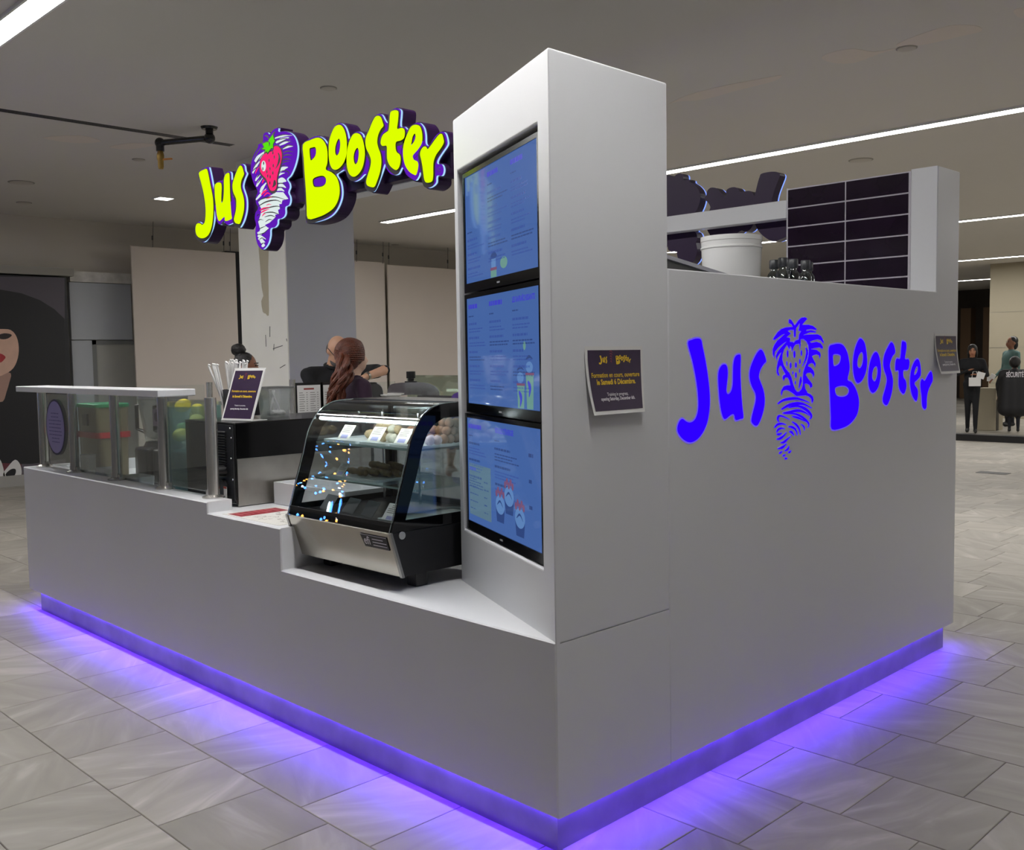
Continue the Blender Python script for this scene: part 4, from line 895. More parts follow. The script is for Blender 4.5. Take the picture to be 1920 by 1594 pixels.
t = thing('white_riser_box', 'open white box on the pay counter behind the display case', 'box', (-1.9, .55, ZM))
fr_ = lambda u, v, d: (u, v, ZM + d)
obj('box_wall', MB().prism([rect(-2.2, .36, -1.605, .78), rect(-2.185, .375, -1.62, .765)[::-1]], fr_, .002, .108), WHITE, t)
obj('box_floor', MB().prism([rect(-2.19, .37, -1.61, .77)], fr_, 0, .012), WHITE, t)

# ---- behind the sneeze guard
def tub(name, lab, cat, x, y, w_, d_, h_, mats, lidm=None, z=.84, wall=.004):
    t = thing(name, lab, cat, (x, y, z))
    o_ = rrect(-w_ / 2, -d_ / 2, w_ / 2, d_ / 2, .02)
    fn = lambda u, v, d: (x + u * (.92 + .08 * d / h_), y + v * (.92 + .08 * d / h_), z + d)
    obj('body', MB().prism([o_, offset(o_, -wall)[::-1]], fn, .003, h_), mats, t)
    obj('base', MB().prism([o_], fn, 0, .004), mats, t)
    if lidm: obj('lid', MB().prism([offset(o_, .006)], lambda u, v, d: (x + u, y + v, z + d), h_, h_ + .022, cham=.004), lidm, t)
    return t
BROWNP = mat('amber_translucent_plastic', S(112, 106, 84), .35)
t = tub('blender_hood', 'brown tinted box with a green lid behind the glass guard', 'container', -4.06, .30, .30, .2, .45, BROWNP, mat('green_lid', S(36, 128, 84), .4))
obj('red_band', MB().prism([rrect(-.156, -.106, .156, .106, .02), rrect(-.147, -.097, .147, .097, .02)[::-1]], lambda u, v, d: (-4.06 + u, .30 + v, .84 + d), .265, .3), mat('red_band_plastic', S(170, 24, 40), .4), t)
obj('dark_spout', MB().box(-4.1, .188, 1.18, -4.03, .2, 1.25), BLACK, t)
tub('white_canister', 'white canister in front of the brown box', 'container', -3.99, .17, .1, .07, .17, mat('canister_white', S(190, 194, 196), .4))
tub('white_tray', 'low white tray between the steel posts', 'tray', -3.78, .2, .16, .1, .1, mat('canister_white'))
tub('white_tray', 'low white tray beside the blender jar', 'tray', -3.33, .19, .2, .1, .09, mat('canister_white'))
for i, x in enumerate((-3.62, -3.38)):
    t = thing('blender', ('black blender with a tall clear jar, nearer the left posts', 'black blender with a tall clear jar, nearer the juice dispenser')[i], 'blender', (x, .42, .84), 'blenders behind the glass guard')
    bevel(obj('motor_base', MB().box(x - .09, .33, .84, x + .09, .51, 1.06), BLACK, t), .02, 3)
    obj('collar', MB().lathe([(.065, 1.06), (.05, 1.09)], (x, .42, 0), 20), BLACK, t)
    obj('jar', MB().lathe([(.048, 1.09), (.055, 1.12), (.088, 1.34), (.085, 1.34), (.05, 1.12), (.0, 1.1)], (x, .42, 0), 20), TUBP, t)
    obj('jar_lid', MB().lathe([(.09, 1.34), (.09, 1.36), (.05, 1.365), (.045, 1.385), (.0, 1.385)], (x, .42, 0), 20), mat('smoky_rim'), t)
    obj('jar_handle', MB().tube([(x - .08, .4, 1.31), (x - .14, .38, 1.3), (x - .14, .38, 1.16), (x - .065, .4, 1.14)], .012, 8), BLACK, t)
x, y = -2.97, .34
t = thing('juice_dispenser', 'large clear drink dispenser with yellow and green fruit', 'dispenser', (x, y, .84))
obj('tank', MB().lathe([(.14, 0), (.15, .01), (.15, .46), (.145, .46), (.145, .015), (0, .012)], (x, y, .86), 32), glass('dispenser_plastic', (.85, .94, .94, 1), .06, .03, haze=.22, hcol=S(170, 205, 205)), t)
obj('water', MB().lathe([(0, .02), (.142, .02), (.142, .22), (0, .222)], (x, y, .86), 32), glass('water_tint', (.70, .86, .88, 1), .04, .05, haze=.35, hcol=S(120, 170, 178)), t)
obj('base_ring', MB().lathe([(.15, 0), (.16, .0), (.16, .02), (.15, .02)], (x, y, .84), 32), mat('grey_base', S(120, 130, 132), .4), t)
obj('dispenser_lid', MB().lathe([(.155, .46), (.155, .48), (.06, .49), (0, .49)], (x, y, .86), 32), glass('lid_plastic', (.85, .9, .9, 1), .12, .1), t)
LEM = mat('lemon_yellow', S(226, 206, 60), .5); LMG = mat('lime_green', S(96, 150, 70), .5)
rf = random.Random(2)
for i in range(9):
    a = rf.uniform(0, 6.28); r = rf.uniform(.03, .1); zz = 1.11 + .026 * i
    gm = i in (0, 1, 3)
    if gm: a, r = .2 + i, .09
    o = inst('citrus_fruit', MB().ell((0, 0, 0), (.036, .036, .044), 14, 10, fn=lambda p: 1 + .12 * max(0, abs(p.z) - .85) * 4).mesh('fruit', LMG if gm else LEM), (x + r * math.cos(a), y + r * math.sin(a), zz), (rf.uniform(0, 3), rf.uniform(0, 3), 0))
    tag(o, 'green lime inside the clear drink dispenser' if gm else 'yellow lemon inside the clear drink dispenser', 'fruit', 'citrus fruit in the dispenser')
t = thing('picture_card', 'small purple picture card behind the last glass pane', 'card', (-3.0, .14, 1.2))
obj('card_face', MB().box(-3.02, .14, 1.22, -2.94, .143, 1.31), mat('card_mauve', S(150, 128, 150), .5), t)
obj('card_spot', MB().prism([ellipse((-2.98, 1.27), .022, .025)], lambda u, v, d: (u, .14 - d, v), 0, .001), mat('card_spot_dark', S(70, 50, 80), .5), t)
obj('card_stem', MB().tube([(-2.98, .146, .84), (-2.98, .146, 1.25)], .003, 8), CHROME, t)

# ---- refrigerated display case
dc = thing('display_case', 'curved glass countertop display case with a steel front', 'display case', (-1.23, .35, ZL))
xa, xb = -1.59, -.872
fc = lambda u, v, d: (d, u, v)
prof_o = [(.055, .908), (.077, .975), (.104, 1.062), (.136, 1.159), (.160, 1.243), (.188, 1.296), (.221, 1.335), (.275, 1.366), (.329, 1.377), (.40, 1.379), (.62, 1.379)]
prof_i = [(.123, .949), (.147, 1.017), (.189, 1.134), (.211, 1.214), (.239, 1.268), (.273, 1.301), (.321, 1.322), (.40, 1.324), (.57, 1.324), (.57, .949)]
PO = smooth_open(prof_o, 3); PI = prof_i
low = [(.104, .738), (.056, .906), (.62, .906), (.62, .738)]
obj('lower_body', MB().prism([low], fc, xa + .004, xb - .001), mat('case_black', S(20, 20, 22), .35), dc)
stl = [(.101, .736), (.050, .905), (.056, .908), (.107, .738)]
obj('steel_front', MB().prism([stl], fc, xa + .008, xb - .012), mat('case_front_steel', S(178, 174, 164), .26, 1, var=.1, vscale=4), dc)
for xs in (xa, xb - .012):
    obj('steel_edge', MB().prism([[(.098, .734), (.046, .907), (.056, .91), (.11, .734)]], fc, xs, xs + .014), mat('satin_steel_edge', S(150, 150, 148), .3, 1), dc)
    ring = PO + [(.62, .908)]
    obj('side_frame', MB().prism([ring, PI[::-1]], fc, xs + .001, xs + .008), mat('frame_black_gloss', S(10, 10, 12), .08), dc)
    obj('side_glass', MB().prism([PI], fc, xs + .002, xs + .006), glass('case_side_glass', (.94, .97, .97, 1), .1), dc)
n = len(PO)
gm = MB(); inn = [(p[0] + .004, p[1] - .003) for p in PO]
def sheet(mb, P, x0, x1, th):
    Q = [(p[0] + th, p[1] - th * .6) for p in P]; k = len(P)
    vs = [(x, *p) for x in (x0, x1) for p in P] + [(x, *p) for x in (x0, x1) for p in Q]
    fsx = [(i, i + 1, k + i + 1, k + i) for i in range(k - 1)] + [(2 * k + i, 2 * k + i + 1, 3 * k + i + 1, 3 * k + i) for i in range(k - 1)]
    mb.add(vs, fsx, 0, True)
sheet(gm, [p for p in PO if p[0] < .42], xa + .01, xb - .013, .004)
obj('front_glass', gm, glass('case_front_glass', (.95, .97, .97, 1), .05), dc)
for xs in (xa + .012, xb - .015): obj('glass_edge', MB().tube([(xs, p[0] - .001, p[1]) for p in PO], .0022, 6), mat('edge_glint', S(190, 205, 205), .1, .8), dc)
obj('top_plate', MB().box(xa, .40, 1.372, xb, .62, 1.382), mat('case_black'), dc)
obj('back_frame', MB().prism([rect(xa, .906, xb, 1.375), rect(xa + .03, .95, xb - .03, 1.34)[::-1]], lambda u, v, d: (u, .61 + d, v), 0, .012), mat('case_black'), dc)
for a0, a1 in ((xa + .03, -1.22), (-1.24, xb - .03)):
    obj('back_door', MB().box(a0, .606, .95, a1, .610, 1.34), GLASS, dc)
obj('deck', MB().box(xa + .01, .08, .906, xb - .01, .61, .925), mat('deck_dark', S(34, 33, 36), .3), dc)
obj('inner_black_band', MB().box(xa + .012, .062, .908, xb - .014, .07, .945), mat('case_black'), dc)
for zz, ya, yb in ((1.2, .2, .56), (1.048, .19, .56)):
    obj('glass_shelf', MB().box(xa + .02, ya, zz, xb - .02, yb, zz + .006), glass('shelf_glass', (.82, .93, .92, 1), .12), dc)
    obj('shelf_edge', MB().box(xa + .02, ya - .004, zz, xb - .02, ya, zz + .007), mat('shelf_edge_green', S(150, 175, 170), .2), dc)
for sx_ in (-1.5, -1.25, -.97):
    obj('shelf_post', MB().tube([(sx_, .5, .93), (sx_, .5, 1.32)], .006, 8), CHROME, dc)
obj('led_tube', MB().tube([(xa + .03, .215, 1.306), (xb - .03, .215, 1.306)], .0065, 10), lamp('case_led', (.86, .97, 1, 1), 15), dc)
ledm = MB()
for i in range(16):
    for q in (0, 1): ledm.box(-1.06 + i * .0105, .42 + q * .03, 1.352, -1.055 + i * .0105, .44 + q * .03, 1.354)
obj('led_dots', ledm, lamp('case_led_dots', (.5, .85, 1, 1), 5.0), dc, kind='stuff')
pl = obj('name_plate', MB().prism([[(-1.055, .838), (-.905, .838), (-.905, .888), (-1.07, .888)]], lambda u, v, d: (u, .050 + (.905 - v) * .302 - d - .0005, v), 0, .003), mat('plate_black', S(16, 16, 16), .4), dc)
fpl = lambda u, v, d: (u, .050 + (.905 - v) * .302 - .0042 - d, v)
nm = MB(); put_text(nm, 'efi', -1.033, .849, .046, fpl, .0003, bold=.0005, sx=.95)
for i in range(3): nm.prism([rect(-.998, .875 - .012 * i - .0035, -.918 + (.006 if i else -.012), .875 - .012 * i)], fpl, 0, .0003)
nm.prism([rect(-1.066, .8855, -.905, .8875), ], fpl, 0, .0003)
obj('plate_lettering', nm, WHITE_PRINT, pl, kind='stuff')
obj('round_cap', MB().tube([(xb, .101, .895), (xb + .004, .101, .895)], .0145, 24), mat('cap_grey', S(168, 168, 164), .4), dc)
for fx_ in (xa + .1, xb - .05):
    for fy_ in (.21, .53):
        bevel(obj('foot', MB().box(fx_ - .03, fy_ - .03, ZL + .0005, fx_ + .03, fy_ + .03, .738), BLACK, dc), .006)
lab_ = obj('side_label', MB().box(xb - .02, .615, .80, xb + .004, .622, .86), PAPER, dc)

# price cards, trays and food inside the case
CREAM = mat('card_cream', S(226, 222, 204), .6); CINK = mat('card_ink', S(120, 116, 110), .6); CLIL = mat('card_lilac', S(150, 150, 196), .5)
def card(x, y, z, lab, w_=.08, h_=.07, m=CREAM, dark=False, rz=0, ln=True):
    t = thing('price_card', lab, 'card', (x, y, z), 'price cards in the display case')
    R_ = Matrix.Rotation(rz, 3, 'Z')
    fn = lambda u, v, d: Vector((x, y, z)) + R_ @ Vector((u, v * .6 - d, v * .8))
    obj('card_face', MB().prism([rect(-w_ / 2, 0, w_ / 2, h_)], fn, -.0015, 0), m, t)
    if ln:
        k = MB()
        for i in range(5): k.prism([rect(-w_ * (.4 if i > 1 else .25), h_ * (.88 - .1 * i), w_ * random.uniform(.2, .4), h_ * (.92 - .1 * i))], fn, .0002, .0004)
        obj('card_lines', k, CINK, t, kind='stuff')
        obj('lilac_block', MB().prism([rect(-w_ * .28, 0.004, w_ * .3, h_ * .32)], fn, .0002, .0004), CLIL, t)
for x, lab in ((-1.415, 'cream price card on the top shelf, leftmost'), (-1.205, 'cream price card on the top shelf in front of the white sweets'), (-1.03, 'cream price card on the top shelf beside the brown sweets')):
    card(x, .225, 1.222, lab)
card(-1.45, .225, 1.066, 'grey price card on the middle shelf left of the bread sticks', .06, .06, mat('card_grey', S(180, 180, 176), .6))
DK = mat('card_back_grey', S(92, 92, 96), .5)
for x, lab in ((-1.48, 'dark card leaning on the case deck, leftmost'), (-1.32, 'dark card leaning on the case deck, second'), (-1.19, 'dark card leaning on the case deck, third')):
    card(x, .17, .926, lab, .1, .07, DK, ln=False, rz=-.15)
card(-1.0, .14, .926, 'white printed notice on the case deck beside the steel edge', .11, .08, PAPER)
TRAY = mat('white_tray_plastic', S(214, 222, 222), .35)
def tray(x0, x1, y0, y1, z, lab):
    t = thing('food_tray', lab, 'tray', ((x0 + x1) / 2, (y0 + y1) / 2, z), 'white food trays in the case')
    fn = lambda u, v, d: (u, v, z + d)
    obj('tray_floor', MB().prism([rrect(x0, y0, x1, y1, .012)], fn, 0, .005), TRAY, t)
    obj('tray_rim', MB().prism([offset(rrect(x0, y0, x1, y1, .012), .004), rrect(x0, y0, x1, y1, .012)[::-1]], fn, .002, .012), TRAY, t)
tray(-1.54, -1.30, .215, .53, 1.2065, 'white tray on the top shelf, left')
tray(-1.285, -1.10, .215, .53, 1.2065, 'white tray on the top shelf, middle')
tray(-1.085, -.90, .215, .53, 1.2065, 'white tray on the top shelf, right')
tray(-1.53, -1.18, .21, .52, 1.0545, 'white tray under the bread sticks')
tray(-1.06, -.90, .13, .52, .9255, 'white tray on the case deck')
def lumpy(p): return 1 + .06 * math.sin(9 * p.x + 3 * p.y) * math.cos(7 * p.z + 4 * p.x)
BR = mat('cocoa_sweet', S(150, 110, 82), .75, var=.25, vscale=60); BG_ = mat('beige_sweet', S(186, 166, 128), .75, var=.18, vscale=60); WH = mat('white_sweet', S(206, 204, 186), .7, var=.1, vscale=70); PK = mat('pale_pink_sweet', S(206, 190, 196), .7, var=.12, vscale=60)
bme = {n_: MB().ell((0, 0, 0), (.0195, .0195, .019), 16, 11, fn=lumpy).mesh(n_, mm) for n_, mm in (('brown', BR), ('beige', BG_), ('white', WH), ('pink', PK))}
def sweet(kind, p, lab, grp): tag(inst('round_sweet', bme[kind], p, (random.random() * 3, random.random() * 3, 0)), lab, 'sweet', grp)
zt_ = 1.2125
for j, row in enumerate(((5, 3), (4, 3), (2, 2))):
    for a in range(row[0]):
        for b in range(row[1]):
            sweet('brown', (-.965 - b * .039, .395 + .033 * a * 1.0 + .016 * j, zt_ + .019 + j * .031), 'brown cocoa sweet in the pyramid nearest the screens', 'brown sweets piled at the right of the top shelf')
for a, b in ((0, 0), (1, 0), (0, 1)): sweet('pink', (-.945 - .04 * a, .345 + .0 * b - .04 * b, zt_ + .019), 'pale pink sweet in front of the brown pyramid', 'pale sweets on the top shelf')
for q, (a, b, c) in enumerate(((-1.235, .30, 0), (-1.20, .31, 0), (-1.165, .30, 0), (-1.22, .345, 0), (-1.18, .345, 0), (-1.205, .325, 1), (-1.17, .33, 1))):
    sweet('white' if q % 3 else 'beige', (a, b, zt_ + .019 + c * .032), ('white round sweet heaped in the middle tray', 'beige round sweet heaped in the middle tray')[0 if q % 3 else 1], 'sweets heaped in the middle tray')
for q, (a, b, c) in enumerate(((-1.125, .37, 0), (-1.12, .31, 0), (-1.07, .30, 0), (-1.065, .36, 0), (-1.095, .335, 1), (-1.06, .33, 1))):
    sweet('brown', (a, b, zt_ + .019 + c * .032), 'brown cocoa sweet between the cream cards', 'brown sweets between the cards')
rme = MB().ell((0, 0, 0), (.042, .021, .021), 18, 11, fn=lumpy).mesh('roll', BG_)
for q, (a, b, c) in enumerate(((-1.40, .36, 0), (-1.33, .35, 0), (-1.385, .42, 0), (-1.33, .41, 0), (-1.35, .385, 1), (-1.30, .385, 1))):
    tag(inst('beige_roll', rme, (a, b, zt_ + .021 + c * .034), (0, 0, .1 * (q % 3 - 1))), 'beige oval sweet roll in the left tray', 'sweet', 'oval rolls in the left tray')
sme = MB().tube(smooth_open([(-.085, 0, 0), (-.05, .004, .003), (0, 0, .004), (.05, -.004, .002), (.085, 0, 0)], 3), [.006] + [.0135 + .0018 * math.sin(i * 1.9) for i in range(11)] + [.006], 12).mesh('stick', mat('crust', S(142, 122, 84), .8, var=.3, vscale=50))
for q, (a, b, c, r_) in enumerate(((-1.44, .30, 0, .05), (-1.40, .34, 0, -.12), (-1.33, .36, 0, -.2), (-1.27, .38, 0, -.25), (-1.38, .40, 0, -.1), (-1.30, .43, 0, -.2), (-1.36, .37, 1, -.15), (-1.28, .40, 1, -.25))):
    tag(inst('bread_stick', sme, (a, b, 1.0745 + c * .025), (0, 0, r_)), 'crusty brown bread stick on the middle shelf tray', 'bread', 'bread sticks on the middle shelf')

# ---- above the side wall: storage cabinet with bucket, bottles, lid
cb = thing('storage_cabinet', 'white storage cabinet just behind the lettered side wall', 'cabinet', (-.45, 1.7, 0))
bevel(obj('body', MB().box(-.76, .62, .02, -.14, 2.74, 1.74), WHITE, cb), .004)
for a0, a1 in ((.63, 1.32), (1.33, 2.03), (2.04, 2.73)):
    d_ = obj('door', MB().box(-.775, a0, .1, -.76, a1, 1.72), WHITE, cb); obj('handle', MB().box(-.79, a1 - .05, .8, -.775, a1 - .035, 1.0), STEEL, d_)
obj('plinth', MB().box(-.74, .64, 0, -.16, 2.72, .02), BLACK, cb)
bx, by, bz = -.42, 1.61, 1.7405
t = thing('white_bucket', 'translucent white plastic bucket above the lettered side wall', 'bucket', (bx, by, bz))
BUCK = mat('translucent_white_plastic', S(214, 214, 212), .22)
obj('wall', MB().lathe([(.0, 0), (.115, 0), (.120, .01), (.131, .30), (.1335, .302), (.1335, .322), (.128, .322), (.124, .3), (.114, .015), (0, .012)], (bx, by, bz), 36), BUCK, t)
obj('lip_ring', MB().lathe([(.1312, .268), (.1335, .27), (.1335, .276), (.1312, .278)], (bx, by, bz), 36), BUCK, t)
DGL = glass('dark_bottle_glass', (.42, .47, .48, 1), .12, .02)
for i, (dx, dy) in enumerate(((-.30, 1.84), (-.38, 1.90), (-.30, 1.93), (-.37, 2.03), (-.30, 2.04), (-.42, 2.12), (-.34, 2.14))):
    t = thing('syrup_bottle', 'small clear bottle with a dark cap, %s from the white bucket' % ('nearest', 'second', 'third', 'fourth', 'fifth', 'sixth', 'seventh and farthest')[i], 'bottle', (dx, dy, 1.7405), 'capped bottles beside the bucket')
    obj('glass_body', MB().lathe([(.0, 0), (.032, 0), (.034, .01), (.034, .14), (.028, .17), (.017, .185), (.017, .2)], (dx, dy, 1.7405), 18), DGL, t)
    obj('cap', MB().lathe([(.021, .195), (.022, .2), (.022, .232), (.019, .236), (0, .236)], (dx, dy, 1.7405), 18), mat('bottle_cap_dark', S(60, 62, 66), .35), t)
t = thing('hinged_lid', 'dark grey sloping metal lid beside the menu tower', 'lid', (-.4, .95, 1.7405))
fl_ = lambda u, v, d: (d, u, v)
lidp = [(.62, 1.7405), (1.36, 1.7405), (1.36, 1.86), (.62, 1.955)]
obj('lid_box', MB().prism([lidp], fl_, -.62, -.27), GREYD, t)
obj('lid_edge', MB().prism([[(.62, 1.955), (1.365, 1.86), (1.365, 1.875), (.62, 1.97)]], fl_, -.63, -.26), mat('satin_trim'), t)

# ---- chrome press and dark machine on the back counter
cp = Vector(CAM + 7.5 * (_f + _r * (772 - 960) / FPX - _u * (745 - 797) / FPX)); cp.z = ZC
cp.y = 2.74; cp.x = plane_pt(776, 740, 1, 2.74)[0]
t = thing('chrome_press', 'chrome press with a black knob on the back counter', 'machine', cp)
def loc(u, v, z): return Vector((cp.x + .70 * u - .714 * v, cp.y + .714 * u + .70 * v, z))
arch = [(-.2, 1.0), (-.2, 1.25), (-.19, 1.33), (-.14, 1.365), (.05, 1.37), (.14, 1.355), (.2, 1.31), (.2, 1.24), (.16, 1.2), (.12, 1.26), (0, 1.275), (-.1, 1.265), (-.13, 1.22), (-.13, 1.0)]
obj('arched_body', MB().prism([smooth(arch, 3)], lambda u, v, d: loc(u, d, v), -.08, .08, cham=.03), mat('bright_chrome', S(240, 240, 240), .1, .9), t)
obj('base', MB().prism([rrect(-.22, -.12, .22, .12, .03)], lambda u, v, d: loc(u, v, d), ZC, 1.0, cham=.01), CHROME, t)
kp = loc(-.02, 0, 0)
kn = obj('knob', MB().lathe([(.05, 1.365), (.05, 1.378), (.025, 1.38), (.025, 1.40), (.036, 1.402), (.036, 1.455), (0, 1.458)], kp, 20), BLACK, t)
obj('column_rod', MB().tube([loc(.05, 0, 1.0), loc(.05, 0, 1.27)], .02, 12), CHROME, t)
q = plane_pt(800, 752, 1, 2.35)
t = thing('steel_bin', 'dark grey open metal bin in front of the chrome press', 'bin', (q[0], 2.43, ZC))
obj('bin_wall', MB().prism([rect(q[0] - .19, 2.42, q[0] + .3, 2.5), rect(q[0] - .185, 2.425, q[0] + .295, 2.495)[::-1]], lambda u, v, d: (u, v, d), ZC + .001, 1.285), GREYD, t)
obj('bin_floor', MB().box(q[0] - .18, 2.43, ZC + .001, q[0] + .29, 2.49, ZC + .01), GREYD, t)
q = plane_pt(722, 745, 1, 2.45)
t = thing('paper_stack', 'low stack of pale sheets beside the chrome press', 'paper', (q[0], 2.5, ZC))
bevel(obj('stack', MB().box(q[0] - .07, 2.42, ZC, q[0] + .06, 2.55, 1.275), mat('pale_stack', S(150, 148, 140), .6), t), .01)
obj('top_sheet', MB().box(q[0] - .075, 2.415, 1.275, q[0] + .065, 2.555, 1.285), PAPER, t)
q = plane_pt(690, 720, 0, -4.1)
t = thing('till_terminal', 'black rounded till terminal beside the red-haired woman', 'terminal', (-4.1, q[1], ZC))
o_ = rrect(-.12, 0, .12, .3, .07, 6)
obj('screen_back', MB().prism([o_], lambda u, v, d: (-4.1 + d + .12 * (.3 - v), q[1] + u, 1.08 + v), -.03, .03, cham=.012), BLACK, t)
obj('stand', MB().tube([(-4.08, q[1], ZC + .01), (-4.06, q[1], 1.15)], .03, 12).lathe([(.09, 0), (.09, .012), (.0, .016)], (-4.08, q[1], ZC)), BLACK, t)

# ---- decorated tree to the left of the viewer: its lights show in the front glass of the case
tc = Vector((-6.28, -3.0, 0))
t = thing('decorated_tree', 'dark conifer with coloured string lights, mirrored in the display case glass', 'tree', tc)
obj('trunk', MB().tube([tc, tc + Vector((0, 0, 2.8))], [.06, .01], 10), mat('bark', S(60, 46, 34), .9), t)
rb = random.Random(8); bl = MB(); lb = {0: MB(), 1: MB(), 2: MB()}
for i in range(420):
    z = rb.uniform(.35, 2.75); r = .75 * (2.85 - z) / 2.5 + .04; a = rb.uniform(0, 6.283); d = Vector((math.cos(a), math.sin(a), 0))
    a0 = tc + Vector((0, 0, z + .12)); a1 = tc + d * r + Vector((0, 0, z - .05))
    bl.tube([a0, a0.lerp(a1, .5) + Vector((0, 0, .03)), a1], [.035, .05, .006], 5)
    if z > 1.2:
        p_ = a1 + Vector((0, 0, .02)); k = rb.choice((0, 0, 1, 2)); lb[k].ell(p_, (.011, .011, .014), 8, 6)
obj('branches', bl, mat('conifer_green', S(24, 38, 28), .9), t, kind='stuff')
for k, (nm_, c_, s_) in enumerate((('blue_bulbs', S(70, 140, 255), 34), ('amber_bulbs', S(255, 176, 80), 26), ('white_bulbs', S(225, 240, 255), 26))):
    obj(nm_, lb[k], lamp('string_light_' + nm_, c_, s_), t, kind='stuff')
obj('tree_stand', MB().lathe([(.28, 0), (.28, .04), (.08, .1), (.07, .3)], tc, 20), GREYD, t)

# ================================================================== PEOPLE
def sdf(prim, P):
    if prim[0] == 'c':
        _, a, ra, b, rb, _m = prim; a = np.array(a, float); b = np.array(b, float); ab = b - a
        t = np.clip(((P - a) @ ab) / (ab @ ab + 1e-12), 0, 1)
        return np.linalg.norm(P - (a + t[:, None] * ab), axis=1) - (ra + (rb - ra) * t)
    _, c, r, M, _m = prim; q = (P - np.array(c, float)) @ np.array(M)     # columns of M are the ellipsoid axes
    r = np.array(r); k = np.linalg.norm(q / r, axis=1)
    return (k - 1) * r.min()
def grow_body(name, prims, mats, voxel, parent=None, iters=6):
    mb = MB()
    for p in prims:
        if p[0] == 'c':
            a, b = Vector(p[1]), Vector(p[3]); n = 5
            mb.tube([a + (b - a) * i / n for i in range(n + 1)], [p[2] + (p[4] - p[2]) * i / n for i in range(n + 1)], 12)
            mb.ell(a, (p[2],) * 3, 12, 8); mb.ell(b, (p[4],) * 3, 12, 8)
        else:
            mb.ell(p[1], p[2], 20, 14, 0, Matrix(p[3]))
    me = bpy.data.meshes.new(name); me.from_pydata(mb.v, [], mb.f)
    o = bpy.data.objects.new(name, me); COL.objects.link(o)
    r = o.modifiers.new('r', 'REMESH'); r.mode = 'VOXEL'; r.voxel_size = voxel; r.use_smooth_shade = True
    s = o.modifiers.new('s', 'SMOOTH'); s.factor = .5; s.iterations = iters
    dg = bpy.context.evaluated_depsgraph_get(); m2 = bpy.data.meshes.new_from_object(o.evaluated_get(dg))
    bpy.data.objects.remove(o); bpy.data.meshes.remove(me); m2.name = name
    n = len(m2.polygons); ctr = np.zeros(n * 3); m2.polygons.foreach_get('center', ctr); ctr = ctr.reshape(-1, 3)
    D = np.stack([sdf(p, ctr) for p in prims]); idx = np.array([p[-1] for p in prims])[D.argmin(0)]
    m2.materials.clear()
    for mm in mats: m2.materials.append(mm)
    m2.polygons.foreach_set('material_index', idx.astype(np.int32)); m2.polygons.foreach_set('use_smooth', np.ones(n, bool)); m2.update()
    o = bpy.data.objects.new(name, m2); COL.objects.link(o); par(o, parent); return o
I3 = ((1, 0, 0), (0, 1, 0), (0, 0, 1))
def rotz(a): c, s = math.cos(a), math.sin(a); return Matrix(((c, -s, 0), (s, c, 0), (0, 0, 1)))
